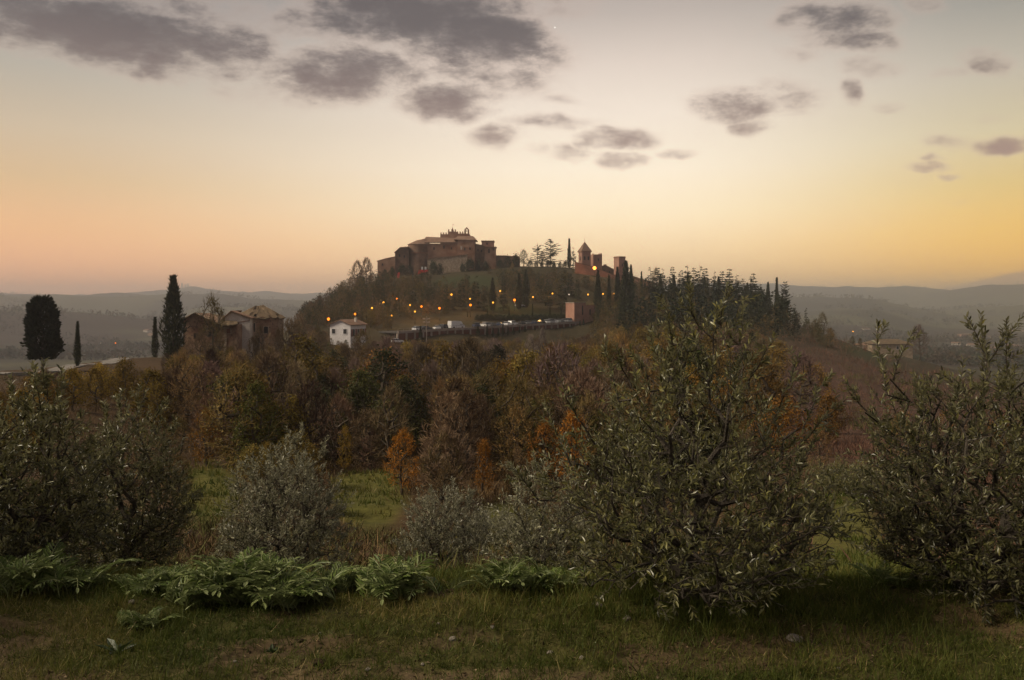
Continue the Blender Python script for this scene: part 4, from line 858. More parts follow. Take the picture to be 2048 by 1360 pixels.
    ext([(949.8, 552), (949.8, 488.5), (969, 492), (969, 552)], Ye + 3, 8).build('wall', dark_brick_m, o); MB().prism([P(949.9, 488.3, Ye + 2.6), P(969, 491.8, Ye + 2.6), P(969, 490.6, Ye + 2.6), P(949.9, 487.1, Ye + 2.6)], (0, 8.8, 0)).build('roof', tile_m, o)
    fwin(o, 956, 500, 2, 4.5, Ye + 3); fwin(o, 963, 502, 2, 4.5, Ye + 3)
    # --- square keep right
    Yk = YC + 3
    o = frontal('square_keep', 'square flat-topped keep at the right end of the castle', 'tower', Yk)
    ext([(963.3, 515), (963.3, 482.6), (987.6, 482.6), (987.6, 515)], Yk, 8).build('wall', pink_brick_m, o); ext([(962.3, 482.6), (962.3, 481), (988.6, 481), (988.6, 482.6)], Yk - .3, 8.6).build('cornice', tile_m, o)
    lo = ext([(969.2, 552), (969.2, 494.6), (991.5, 494.6), (991.5, 552)], Yk - 3, 9).build('lower_wall', brick_m, o); ext([(967.8, 494.5), (967.8, 493.2), (993, 493.2), (993, 494.5)], Yk - 3.6, 10).build('eave', tile_m, lo)
    fwin(o, 978, 502, 2.2, 8, Yk - 3); fwin(o, 986.5, 499, 2, 4, Yk - 3); fwin(o, 974, 487.5, 2, 3, Yk)
    # --- garden wall on the plateau
    o = frontal('garden_wall', 'low brick garden wall right of the square keep', 'wall', YC)
    ext([(991.6, 548), (991.6, 511.5), (1008, 511.5), (1040, 514), (1040, 548)], YC + 1, .6).build('wall', dark_brick_m, o); ext([(991.6, 511.4), (991.6, 510.6), (1008, 510.6), (1040, 513.1), (1040, 513.9), (1008, 511.4)], YC + .9, .8).build('coping', tile_m, o)
    # --- great retaining wall below the wing
    o = frontal('retaining_wall', 'ivy-stained brick retaining wall below the castle house', 'wall', YC - 5)
    ext([(855, 560), (855, 519), (872, 516), (905, 513), (934, 509), (934, 560)], YC - 5, 2.5).build('wall', stone_wall_m, o); ext([(854, 519), (854, 517.6), (872, 514.6), (905, 511.6), (935, 507.6), (935, 509), (905, 513), (872, 516)], YC - 5.3, 3).build('coping', tile_m, o)
    # --- red sheeting with two white boards on the slope
    o = frontal('red_barrier', 'bright red barrier carrying two white boards below the bastion', 'barrier', 372)
    ext([(835, 549), (838, 539.5), (857, 539.5), (857, 544), (845, 545)], 372, .2).build('sheet', red_m, o)
    for px in (844.2, 851): ext([(px - 1.8, 539.3), (px - 1.8, 533.6), (px + 1.8, 533.6), (px + 1.8, 539.3)], 371.9, .12).build('board', white_m, o)
    o = frontal('red_barrier', 'narrow red barrier on the slope left of the one with white boards', 'barrier', 368)
    ext([(793, 559), (796, 545), (800, 545), (798, 559)], 368, .2).build('sheet', red_m, o)
    # --- church tower with pyramid roof
    def tower(name, label, px0, px1, top, Y, rot, bot, mat, split=.62, cat='tower'):
        w = (px1 - px0) / F * Y; s = w / (math.cos(rot) + math.sin(rot)); c = P((px0 + px1) / 2, 0, Y + s * .7); z0 = P(0, bot, Y)[2]; z1 = P(0, top, Y)[2]
        o = tag(empty(name, (c[0], c[1], z0), rot), label, cat)
        MB().box((-s / 2, -s / 2, -4), (s / 2, s / 2, z1 - z0)).build('wall', mat, o)
        return o, s, z1 - z0
    o, s, h = tower('church_tower', 'church bell tower with a pointed pyramid roof on the hilltop', 1157.5, 1181, 502, 386, .32, 526, pink_brick_m)
    zap = P(0, 482, 386)[2] - P(0, 526, 386)[2]; e = s / 2 + .45; r = MB(); bpts = [(-e, -e, h), (e, -e, h), (e, e, h), (-e, e, h)]
    for i in range(4): r.poly([bpts[i], bpts[(i + 1) % 4], (0, 0, zap)])
    r.poly(bpts[::-1]); rf = r.build('spire_roof', tile_m, o); MB().box((-.05, -.05, zap - .2), (.05, .05, zap + 1.5)).build('cross', metal_m, rf)
    MB().box((-e + .1, -e + .1, h - .45), (e - .1, e - .1, h - .003)).build('cornice', brick_m, o)
    for sx in (-1, 1): window_part(o, (sx * s * .22, -s / 2, h - 3.4), EX, EZ, -EY, .7, 1.6); 
    window_part(o, (-s / 2, 0, h - 3.4), EY, EZ, -EX, .8, 1.6)
    o, s, h = tower('stone_block_tower', 'blunt brick tower just right of the church tower', 1180.5, 1203.5, 508.5, 392, .28, 536, pink_brick_m)
    for sx, sy in ((.4, .1), (-.2, .42), (.42, -.4)): MB().box((sx * s - .3, sy * s - .3, h - .02), (sx * s + .3, sy * s + .3, h + .6)).build('merlon', pink_brick_m, o)
    window_part(o, (.3, -s / 2, h - 2.6), EX, EZ, -EY, .5, 1.2)
    o, s, h = tower('square_tower', 'tall plain square tower at the right of the hilltop town', 1228, 1250.5, 513, 384, .55, 552, pink_brick_m)
    MB().box((-s / 2 - .12, -s / 2 - .12, h - .5), (s / 2 + .12, s / 2 + .12, h + .12)).build('cornice', brick_m, o); window_part(o, (0, -s / 2, h - 4), EX, EZ, -EY, .45, 1.3)
    o = frontal('town_house', 'low gabled house with a chimney between the hilltop towers', 'house', 394)
    ext([(1200, 556), (1200, 534), (1212, 531.5), (1230, 541), (1230, 556)], 394, 9).build('wall', dark_brick_m, o); rf = MB().prism([P(1199, 534, 393.6), P(1199, 532.8, 393.6), P(1212, 530.2, 393.6), P(1231, 540, 393.6), P(1231, 541.2, 393.6), P(1212, 531.6, 393.6)], (0, 10, 0)).build('roof', tile_m, o)
    q = P(1210, 528.8, 397); MB().box((q[0] - .7, 396.4, q[2] - 1.2), (q[0] + .7, 397.6, q[2])).build('chimney', brick_m, rf)
    fwin(o, 1219, 544, 2.4, 3.4, 394); fwin(o, 1208, 541, 2.4, 3.4, 394)
    # --- perimeter wall running down to the right
    o = frontal('town_wall', 'long brick town wall sloping down the ridge below the towers', 'wall', 378)
    w = MB(); cp = MB()
    wl = [(1150, 525, 374), (1175, 531, 375), (1197, 538.5, 376), (1227, 551, 377), (1260, 551.5, 380), (1283, 559, 380), (1310, 566, 378)]
    for (a, pa, ya), (b, pb, yb) in zip(wl[:-1], wl[1:]):
        p, q = P(a, pa, ya), P(b, pb, yb); dn = np.array([0, 0, 7.]); w.prism([p, q, q - dn, p - dn], (.0, 1.2, 0)); up = np.array([0, 0, .35]); cp.prism([p - (0, .2, 0), q - (0, .2, 0), q + up - (0, .2, 0), p + up - (0, .2, 0)], (0, 1.6, 0))
    w.build('wall', pink_brick_m, o); cp.build('coping', tile_m, o)
castle()

# ------------------------------------------------------------------ the parking terrace on the slope
DA, DB = P(796, 664.5, 246), P(1163, 644.2, 303)
dvec = DB - DA; dl = np.linalg.norm(dvec[:2]); du = np.array([dvec[0], dvec[1], 0]) / dl; dn = np.array([-du[1], du[0], 0])
def deck_pt(t, back, up=0.): return DA + dvec * t + dn * back + np.array([0, 0, up])
def terrace():
    o = tag(empty('parking_terrace'), 'long brick parking terrace on piers halfway up the castle hill', 'terrace')
    m = MB(); m.prism([deck_pt(0, 0, -.05), deck_pt(1, 0, -.05), deck_pt(1, 15, -.05), deck_pt(0, 15, -.05)], (0, 0, -.35)); m.build('slab', asphalt_m, o)
    m = MB(); m.prism([deck_pt(0, -.25, .35), deck_pt(1, -.25, .35), deck_pt(1, .15, .35), deck_pt(0, .15, .35)], (0, 0, -.75)); m.build('edge_beam', concrete_m, o)
    n = 26
    for i in range(n + 1):
        c = deck_pt(i / n, 0); q = [c + du * a + dn * b for a, b in ((-.28, -.12), (.28, -.12), (.28, .5), (-.28, .5))]; MB().prism([v - np.array([0, 0, .42]) for v in q], (0, 0, -7.5)).build('pier', concrete_m, o)
        if i < n:
            a, b = deck_pt(i / n, .2) + du * .29, deck_pt((i + 1) / n, .2) - du * .29; MB().prism([a - EZ * .42, b - EZ * .42, b - EZ * 7.8, a - EZ * 7.8], dn * .3).build('brick_panel', surf('terrace_brick', (.19, .075, .05), (.15, .07, .05), .4, .9, .2, .1) if i == 0 else bpy.data.materials['terrace_brick'], o)
    m = MB()
    for i in range(41):
        c = deck_pt(i / 40, 0, .35); m.box((c[0] - .04, c[1] - .04, c[2]), (c[0] + .04, c[1] + .04, c[2] + .75))
    m.prism([deck_pt(0, -.04, 1.05), deck_pt(1, -.04, 1.05), deck_pt(1, .04, 1.05), deck_pt(0, .04, 1.05)], (0, 0, .08)); m.build('railing', metal_m, o)
    # low hedge bank behind is planted later; brick lift house at the right end
    c = P(1163, 645, 306); o = tag(empty('lift_house', (c[0], c[1], c[2] - 1.5), .52), 'pink brick lift house at the right end of the parking terrace', 'building')
    MB().box((-5.2, -2.8, -3), (0, 3, 8.9)).build('wall', pink_brick_m, o); MB().box((.003, -2.2, -3), (4.6, 3, 8.2)).build('side_wing', pink_brick_m, o); MB().box((-5.4, -3, 8.903), (.2, 3.2, 9.2)).build('flat_roof', concrete_m, o)
    window_part(o, (-1.5, -2.8, 6.2), EX, EZ, -EY, .4, 3.4); window_part(o, (2.4, -2.2, 5.5), EX, EZ, -EY, .5, 2.0)
terrace()

# ------------------------------------------------------------------ cars
paint_m = surf('car_paint', (.92, .92, .92), (1, 1, 1), 3, .35, 0, .5, objcol=True); tyre_m = surf('tyre_rubber', (.015, .015, .015), (.03, .03, .03), 5, .8); head_m = surf('headlamp_glass', (.6, .6, .6), (.7, .7, .7), 5, .2, 0, .6)
def car_parts(L, Wd, prof, cab, wr=.31):
    """prof: lower body side outline (x, z); cab: glasshouse outline"""
    def body(pr, w, tap=0.):
        m = MB(); a = [np.array([x, -w / 2, z]) for x, z in pr]; zs = [z for x, z in pr]; z0, z1 = min(zs), max(zs)
        l = [p + (0, tap * (p[2] - z0) / (z1 - z0), 0) for p in a]; r = [np.array([p[0], -p[1], p[2]]) for p in l]; n = len(l)
        m.poly(l); m.poly(r[::-1])
        for i in range(n): m.poly([l[i], r[i], r[(i + 1) % n], l[(i + 1) % n]])
        return m
    b = body(prof, Wd, .04); me_b = b.build('body', paint_m).data
    c = body(cab, Wd - .08, .16); me_c = c.build('window', glass_m).data
    xs = [x for x, z in cab]; zt = max(z for x, z in cab); tx = [x for x, z in cab if z > zt - .05]
    rf = MB().box((min(tx) - .05, -Wd / 2 + .22, zt - .01), (max(tx) + .05, Wd / 2 - .22, zt + .035)); me_r = rf.build('roof', paint_m).data
    w = MB(); n = 14; p = [(wr * math.cos(i * 2 * math.pi / n), -.1, wr * math.sin(i * 2 * math.pi / n)) for i in range(n)]; w.prism(p, (0, .2, 0)); me_w = w.build('wheel', tyre_m).data
    h = MB().box((-.03, -.16, -.07), (.03, .16, .07)); me_h = h.build('headlight', head_m).data
    for o in [o for o in bpy.data.objects if o.parent is None and o.data in (me_b, me_c, me_r, me_w, me_h)]: bpy.data.objects.remove(o)
    return dict(b=me_b, c=me_c, r=me_r, w=me_w, h=me_h, L=L, W=Wd, wr=wr)
HATCH = car_parts(3.9, 1.7, [(-1.9, .3), (1.9, .3), (1.95, .6), (1.75, .82), (.85, .95), (-1.75, 1.0), (-1.95, .8)], [(.95, .94), (.25, 1.42), (-1.3, 1.45), (-1.78, .99)])
SEDAN = car_parts(4.4, 1.76, [(-2.15, .3), (2.15, .3), (2.2, .6), (2.0, .8), (.9, .93), (-1.35, .97), (-2.15, .92), (-2.2, .6)], [(1.0, .92), (.3, 1.4), (-.9, 1.42), (-1.6, .96)])
SUV = car_parts(4.4, 1.85, [(-2.1, .35), (2.1, .35), (2.15, .8), (1.95, 1.0), (.95, 1.1), (-2.1, 1.12), (-2.15, .8)], [(1.05, 1.09), (.45, 1.66), (-1.85, 1.68), (-2.08, 1.11)], .36)
VAN = car_parts(5.9, 2.0, [(-2.95, .35), (2.9, .35), (2.98, .8), (2.85, 1.15), (2.15, 1.35), (1.4, 2.3), (1.0, 2.5), (-2.9, 2.55), (-2.98, 1.2)], [(2.1, 1.34), (1.45, 2.18), (.7, 2.2), (.7, 1.36)], .36)
def car(pr, loc, rz, colr, label, name='parked_car', cat='car', group='cars parked on the terrace'):
    o = tag(empty(name, loc, rz), label, cat, group)
    b = obj('body', pr['b'], o); b.color = (*colr, 1); c = obj('window', pr['c'], o); r = obj('roof', pr['r'], o); r.color = (*colr, 1)
    if pr is VAN: c.scale = (1, 1.05, 1)
    for sx in (-1, 1):
        for sy in (-1, 1): w = obj('wheel', pr['w'], o); w.location = (sx * pr['L'] * .31, sy * (pr['W'] / 2 - .08), pr['wr'])
    for sy in (-1, 1): h = obj('headlight', pr['h'], o); h.location = (pr['L'] / 2 - .03, sy * pr['W'] * .33, .68 if pr is not VAN else .95)
    return o
WHT, SIL, DGR, BLU, BLK, GRY = (.75, .75, .76), (.42, .43, .45), (.06, .065, .075), (.03, .05, .11), (.02, .02, .024), (.17, .18, .19)
CN = {WHT: 'white', SIL: 'silver', DGR: 'dark grey', BLU: 'dark blue', BLK: 'black', GRY: 'grey'}
CARS = [(836, HATCH, WHT, .2), (852, SEDAN, DGR, .1), (873, HATCH, WHT, 1.2), (885, SUV, BLK, 1.5), (913, VAN, WHT, .02), (952, SUV, BLU, 1.1), (969, SUV, WHT, 1.5), (983, HATCH, DGR, 1.4), (999, SEDAN, BLU, .5), (1012, HATCH, WHT, 1.5), (1026, SUV, WHT, .25), (1042, SEDAN, BLK, 1.3), (1054, HATCH, GRY, 1.2), (1068, SEDAN, BLU, .9), (1081, HATCH, BLK, 1.4), (1092, HATCH, WHT, 1.3), (1100, SUV, SIL, 1.2), (1109, HATCH, WHT, 1.1), (1119, SEDAN, GRY, 1.3), (1127, HATCH, SIL, 1.2), (1135, SUV, SIL, 1.2)]
cnt_by = {}
for c in CARS: cnt_by[CN[c[2]]] = cnt_by.get(CN[c[2]], 0) + 1
seen = {}
for i, (px, pr, colr, ang) in enumerate(CARS):
    # where this column meets the line 3 m behind the terrace edge
    t = np.linspace(0, 1, 400); pts = np.array([deck_pt(v, 3.2) for v in t]); j = int(np.argmin(np.abs(CX + F * pts[:, 0] / pts[:, 1] - px))); p = pts[j]
    cn = CN[colr]; seen[cn] = seen.get(cn, 0) + 1; base = math.atan2(du[1], du[0])
    kind = {id(HATCH): 'hatchback', id(SEDAN): 'saloon car', id(SUV): 'tall estate car', id(VAN): 'delivery van'}[id(pr)]
    if pr is VAN: car(pr, p + EZ * -.04, base + ang, colr, 'white delivery van side-on among the cars on the terrace', 'parked_van', 'van', None)
    else: car(pr, p + EZ * -.04, base + ang, colr, f'{cn} {kind} on the terrace, {ordinal(seen[cn] - 1, cnt_by[cn])} of the {cn} ones' if cnt_by[cn] > 1 else f'{cn} {kind} parked on the terrace')
p = G(795, 243); car(HATCH, p, .3, WHT, 'small white car beyond the left end of the terrace', group='cars parked on the hill')
p = G(1040, 318); car(HATCH, p, .2, SIL, 'silver car on the lawn road above the terrace', group='cars parked on the hill')

# ------------------------------------------------------------------ street lamps
glow_y = lampmat('lamp_glow_yellow', (1, .40, .035), 2.6); glow_o = lampmat('lamp_glow_orange', (1, .22, .012), 2.8); glow_w = lampmat('lamp_glow_white', (1, .8, .6), 1.2)
LAMP_L = {}
for _k, _c, _e in (('y', (1, .52, .15), 380), ('o', (1, .38, .08), 520), ('w', (1, .8, .6), 20)):
    LAMP_L[_k] = bpy.data.lights.new('lamp_light', 'POINT'); LAMP_L[_k].energy = _e; LAMP_L[_k].color = _c; LAMP_L[_k].shadow_soft_size = .25
def globe_mesh(name, mat, r):
    bm = bmesh.new(); bmesh.ops.create_uvsphere(bm, u_segments=12, v_segments=8, radius=r); me = bpy.data.meshes.new(name); bm.to_mesh(me); bm.free(); me.materials.append(mat); return me
GLOBES = {'y': globe_mesh('globe', glow_y, .30), 'o': globe_mesh('globe', glow_o, .38), 'w': globe_mesh('globe', glow_w, .2)}
def post_mesh():
    m = MB(); 
    for a, b, r0, r1 in ((0, .7, .12, .10), (.7, 4.0, .06, .045)):
        k = 8; m.prism([(r0 * math.cos(i * 2 * math.pi / k), r0 * math.sin(i * 2 * math.pi / k), a) for i in range(k)], (0, 0, b - a))
    m.prism([(-.05, -.05, 3.95), (.05, -.05, 3.95), (.05, .05, 3.95), (-.05, .05, 3.95)], (0, 0, .12)); return m
post_m = surf('dark_iron', (.02, .02, .02), (.035, .033, .03), 4, .6); _p = post_mesh().build('post', post_m); POST = _p.data; bpy.data.objects.remove(_p)
LAMPS = [(657, 638, 'o', 235), (710, 628, 'o', 240), (744, 616, 'y', 0), (767, 605, 'y', 0), (783, 631, 'y', 0), (794, 597.5, 'o', 0), (820, 610, 'y', 0), (830, 623, 'y', 0), (843, 613, 'o', 0), (865, 590, 'w', 0), (879, 616.5, 'o', 0), (903, 589, 'y', 0), (940, 597.5, 'y', 0), (941, 610, 'o', 0), (986, 605, 'y', 0), (1000.5, 582, 'y', 0), (1029, 600, 'o', 0), (1066, 594, 'y', 0), (1105, 587, 'y', 0), (1138, 589, 'w', 0), (1176, 589, 'y', 0), (1205.6, 588, 'y', 0), (1228, 587, 'y', 0)]
def lamp(px, py, kind, Y0, label, hl=4.4):
    if Y0: Y = Y0
    else:
        Ys = np.linspace(255, 372, 400); xs = XP(px, Ys); d = CAMZ + (HY - py) / F * Ys - H(xs, Ys) - hl
        k = np.where(np.diff(np.sign(d)) != 0)[0]; Y = Ys[k[0]] if len(k) else Ys[int(np.argmin(np.abs(d)))]
    x = XP(px, Y); zt = CAMZ + (HY - py) / F * Y; zb = min(Hf(x, Y), zt - 2.5)
    o = tag(empty('street_lamp', (x, Y, zb)), label, 'street lamp', 'street lamps glowing on the castle hill')
    p = obj('post', POST, o); p.scale = (1, 1, (zt - zb - .3) / 4.05); gl = obj('globe', GLOBES[kind], o); gl.location = (0, 0, zt - zb); gl.scale = (.75 + .5 * ((px * 7.31) % 1),) * 3
    ll = obj('lamp_light', LAMP_L[kind], o); ll.location = (0, -1.3, zt - zb - .35)
    return o
LAMPS.sort()
for i, (px, py, k, Y0) in enumerate(LAMPS):
    what = {'y': 'glowing yellow', 'o': 'glowing orange', 'w': 'small white'}[k]
    lamp(px, py, k, Y0, f'{what} street lamp on the castle hill, {ordinal(i, len(LAMPS))}' if i else 'orange street lamp above the white house, leftmost on the castle hill')
glow_big = lampmat('lamp_glow_bright', (1, .30, .04), 5)
o = lamp(1189, 536, 'o', 368.5, 'brightest orange street lamp against the town wall below the towers', 5.5); ch = {c.name.split('.')[0]: c for c in o.children}; ch['globe'].data = globe_mesh('globe', glow_big, .75); ch['lamp_light'].data = LAMP_L['o'].copy(); ch['lamp_light'].data.energy = 900
# ------------------------------------------------------------------ utility pole
c = G(853, 236); o = tag(empty('utility_pole', tuple(c)), 'pale utility pole with two crossarms in front of the terrace', 'utility pole')
zt = P(0, 632, 236)[2] - c[2]; m = MB(); m.box((-.13, -.13, -.3), (.13, .13, zt)); m.build('pole', concrete_m, o)
for zz in (zt - 1.0, zt - 2.0):
    a = MB().box((-1.05, -.2, zz), (1.05, -.135, zz + .14)).build('crossarm', concrete_m, o)
    for xx in (-.95, -.5, .5, .95): MB().box((xx - .06, -.22, zz + .143), (xx + .06, -.12, zz + .4)).build('insulator', white_m, a)
# ------------------------------------------------------------------ white house on the slope
def white_house():
    c = P(701, 690, 214); o = tag(empty('white_house', (c[0], c[1], c[2] - 1.5), math.radians(-20)), 'small white gabled house with brown shutters among the trees', 'house')
    W, Dp, he, hp = 6.35, 8.0, 6.9, 8.1        # gable wall runs to -x, side wall to +y
    m = MB(); m.prism([(-W, 0, -2), (0, 0, -2), (0, 0, he), (-W / 2, 0, hp), (-W, 0, he)], (0, Dp, 0)); m.build('wall', white_m, o)
    r = MB(); th = .16
    for (xa, za, xb, zb) in ((-W - .5, he - .18, -W / 2, hp + .02), (-W / 2, hp + .02, .5, he - .18)): r.prism([(xa, -.45, za), (xb, -.45, zb), (xb, -.45, zb + th), (xa, -.45, za + th)], (0, Dp + .9, 0))
    rf = r.build('roof', tile_m, o); MB().box((-1.6, 4.5, 6.9), (-1.0, 5.1, 8.7)).build('chimney', plaster_m, rf)
    for x in (-5.2, -1.65): window_part(o, (x, 0, 5.1), EX, EZ, -EY, 1.05, 1.25, glass_m, white_m, .08)
    for y in (1.6, 3.9, 6.6):
        wn = window_part(o, (0, y, 4.7), EY, EZ, EX, 1.0, 1.9, glass_m, white_m, .08)
        for sy in (-1, 1): MB().box((.05, y + sy * .95 - .32, 3.7), (.13, y + sy * .95 + .32, 5.7)).build('shutter', shutter_m, wn)
white_house()
# ------------------------------------------------------------------ ruined farmhouse
def rough_roof(corners, nx, ny, amp, seed, holes=.0, name='roof', parent=None, mat=None, th=.18):
    """bilinear tiled slope with sagging, uneven tile courses and a broken edge"""
    g = np.random.default_rng(seed); a, b, c, d = (np.asarray(v, float) for v in corners)
    u = np.linspace(0, 1, nx + 1); v = np.linspace(0, 1, ny + 1); U, Vv = np.meshgrid(u, v)
    Pt = a * ((1 - U) * (1 - Vv))[..., None] + b * (U * (1 - Vv))[..., None] + c * (U * Vv)[..., None] + d * ((1 - U) * Vv)[..., None]
    Pt[..., 2] += (fbm(U * 5 + seed, Vv * 5, 3, seed) - .5) * amp * 2 + g.normal(size=U.shape) * amp * .22 - .12 * amp * np.sin(U * math.pi) * 3
    Pt[0] += g.normal(size=(nx + 1, 3)) * amp * .3
    m = MB(); mask = g.uniform(size=(ny, nx)) > holes
    top = Pt; bot = Pt - np.array([0, 0, th])
    for j in range(ny):
        for i in range(nx):
            if not mask[j, i]: continue
            q = [top[j, i], top[j, i + 1], top[j + 1, i + 1], top[j + 1, i]]; m.poly(q); m.poly([bot[j + 1, i], bot[j + 1, i + 1], bot[j, i + 1], bot[j, i]])
            if j == 0: m.poly([bot[0, i], bot[0, i + 1], top[0, i + 1], top[0, i]])
            if j == ny - 1: m.poly([top[j + 1, i], top[j + 1, i + 1], bot[j + 1, i + 1], bot[j + 1, i]])
            if i == 0: m.poly([top[j, 0], top[j + 1, 0], bot[j + 1, 0], bot[j, 0]])
            if i == nx - 1: m.poly([top[j + 1, nx], top[j, nx], bot[j, nx], bot[j + 1, nx]])
    return m.build(name, mat or old_tile_m, parent)
def ruin():
    o = tag(empty('ruined_farmhouse', (0, 0, 0)), 'tall ruined stone farmhouse with a broken hipped roof on the left ridge', 'house')
    # footprint corners: near corner at px 497, right wall to px 567, left wall to px 462
    def at(px, Y, py): return P(px, py, Y)
    A, B, C = P(497, 0, 148), P(567, 0, 152), P(470, 0, 158); Dq = B + C - A
    z0, zl = P(0, 722, 148)[2], P(0, 634, 148)[2]
    quad = [A, B, Dq, C]
    m = MB(); m.prism([(p[0], p[1], z0 - 1) for p in quad], (0, 0, zl - z0 + 1)); m.build('wall', ruin_brick_m, o)
    for (p, q) in ((B, A), (A, B), (A, C)):     # quoins of pale stone at the corners
        d = unit(q - p) * np.array([1, 1, 0]); w_ = 1.15; nrm = np.array([d[1], -d[0], 0]); nrm = nrm if nrm[1] < 0 else -nrm
        pts = [np.array([p[0], p[1], z0 - 1]), np.array([p[0], p[1], z0 - 1]) + d * w_, np.array([p[0], p[1], zl - .05]) + d * w_ * .8, np.array([p[0], p[1], zl - .05])]
        MB().prism([v - nrm * .05 for v in pts], nrm * .11).build('quoin', stone_wall_m, o)
    e = .5; cen = (A + Dq) / 2; ridge0 = cen + (C - A) * .18 + np.array([0, 0, 0]); ridge0[2] = P(0, 611, 150)[2]; ridge1 = cen + (B - A) * .12; ridge1[2] = P(0, 610.5, 150)[2]
    def ov(p): v = cen + (p - cen) * 1.09; return np.array([v[0], v[1], zl - .1])
    rough_roof([ov(A), ov(B), ridge1, ridge0], 14, 7, .22, 1, .03, 'roof_slope', o); rough_roof([ov(C), ov(A), ridge0, ridge0 + .05], 12, 6, .2, 2, .05, 'roof_slope', o); rough_roof([ov(B), ov(Dq), ridge1 + .05, ridge1], 10, 6, .2, 3, .05, 'roof_slope', o); rough_roof([ov(Dq), ov(C), ridge0, ridge1], 10, 6, .2, 4, .05, 'roof_slope', o)
    dAB = unit(B - A) * np.array([1, 1, 0]); nAB = np.array([dAB[1], -dAB[0], 0]); dAC = unit(C - A) * np.array([1, 1, 0]); nAC = np.array([-dAC[1], dAC[0], 0])
    if nAB[1] > 0: nAB = -nAB
    if nAC[0] > 0: nAC = -nAC
    def wn(t, zz, w, h, d0, n0, ln): p = A + d0 * ln * t; window_part(o, (p[0], p[1], zz), d0, EZ, n0, w, h, dark_m, stone_wall_m, .1)
    la, lc = np.linalg.norm((B - A)[:2]), np.linalg.norm((C - A)[:2])
    wn(.03 + .1, P(0, 655, 148)[2], .7, 1.6, dAB, nAB, la); wn(.5, P(0, 660, 150)[2], .8, 1.2, dAB, nAB, la); wn(.9, P(0, 684, 150)[2], .8, 1.8, dAB, nAB, la); wn(.25, P(0, 684, 150)[2], .8, 1.6, dAB, nAB, la)
    wn(.4, P(0, 655, 150)[2], .8, 1.4, dAC, nAC, lc); wn(.7, P(0, 684, 150)[2], .7, 1.3, dAC, nAC, lc)
    # pale plastered gable leaning in front
    o2 = tag(empty('gabled_barn', (0, 0, 0)), 'pale plastered barn gable against the tall ruin', 'barn')
    Yg = 146.5; gp = [(450, 722), (450, 634), (462, 623.5), (500, 637), (500, 722)]
    ext(gp, Yg, 1.4).build('gable_wall', plaster_m, o2); MB().prism([P(437, 645, Yg - .5), P(462, 622.6, Yg - .5), P(462, 621, Yg - .5), P(437, 643.4, Yg - .5)], (0, 6, 0)).build('roof_slope', tile_m, o2); MB().prism([P(462.05, 622.6, Yg - .5), P(502, 637, Yg - .5), P(502, 635.4, Yg - .5), P(462.05, 621, Yg - .5)], (0, 2.2, 0)).build('roof_slope', tile_m, o2)
    fwin(o2, 475, 650, 5, 9, Yg, None, stone_wall_m); fwin(o2, 477, 685, 6, 12, Yg, None, stone_wall_m)
    MB().prism([P(462, 646, Yg - .02), P(500, 640, Yg - .02), P(500, 641.5, Yg - .02), P(462, 647.5, Yg - .02)], (0, -.06, 0)).build('brick_course', brick_m, o2)
    # lower farm range to the left
    o3 = tag(empty('farm_range', (0, 0, 0)), 'lower ruined farm range with a sagging tiled roof behind the bare tree', 'house')
    Yr = 143; ext([(366, 722), (366, 637), (388, 627), (447, 650), (473, 649), (473, 722)], Yr + .5, 8).build('wall', ruin_brick_m, o3)
    rough_roof([P(361, 639, Yr - .4), P(389, 625.5, Yr - .4), P(392, 624, Yr + 9), P(362, 637, Yr + 9)], 8, 10, .1, 7, 0, 'roof_slope', o3)
    rough_roof([P(441, 651, Yr - .8), P(476, 648, Yr - .8), P(470, 632, Yr + 9), P(389, 624.4, Yr + 9)], 10, 8, .15, 8, .02, 'roof_slope', o3)
    rough_roof([P(389, 625.4, Yr - .4), P(441, 650.6, Yr - .6), P(430, 636, Yr + 9), P(392, 624, Yr + 9)], 10, 8, .15, 9, 0, 'roof_slope', o3)
    fwin(o3, 457, 662, 9, 9, Yr + .5, shutter_m, stone_wall_m); fwin(o3, 392, 672, 7, 10, Yr + .5); fwin(o3, 420, 668, 7, 9, Yr + .5)
    ext([(447.5, 722), (447.5, 654), (453, 654), (453, 722)], Yr + .4, .2).build('quoin', stone_wall_m, o3)
ruin()
# ------------------------------------------------------------------ country road on the left ridge
def road():
    pts = [(-260, 93), (-120, 97), (0, 100), (40, 103), (90, 110), (140, 121), (170, 128), (200, 132), (232, 139), (262, 150), (280, 166)]
    m = MB(); g2 = [G(px, Y) for px, Y in pts]; fine = []
    for a, b in zip(g2[:-1], g2[1:]):
        for t in np.linspace(0, 1, 8, endpoint=False): fine.append(a + (b - a) * t)
    fine = np.array(fine); tn = unit(np.gradient(fine[:, :2], axis=0)); nn = np.stack([-tn[:, 1], tn[:, 0]], 1); w = 1.5
    zz = np.maximum.reduce([H(fine[:, 0] + nn[:, 0] * k, fine[:, 1] + nn[:, 1] * k) for k in (-2, -1, 0, 1, 2)]) + .06
    l = np.column_stack([fine[:, :2] + nn * w, zz]); r = np.column_stack([fine[:, :2] - nn * w, zz])
    for i in range(len(fine) - 1): m.poly([l[i], l[i + 1], r[i + 1], r[i]]); m.poly([r[i], r[i + 1], r[i + 1] - EZ * .6, r[i] - EZ * .6]); m.poly([l[i + 1], l[i], l[i] - EZ * .6, l[i + 1] - EZ * .6])
    o = m.build('road', pale_road_m); tag(o, 'pale country road curving over the left ridge', kind='structure')
road()
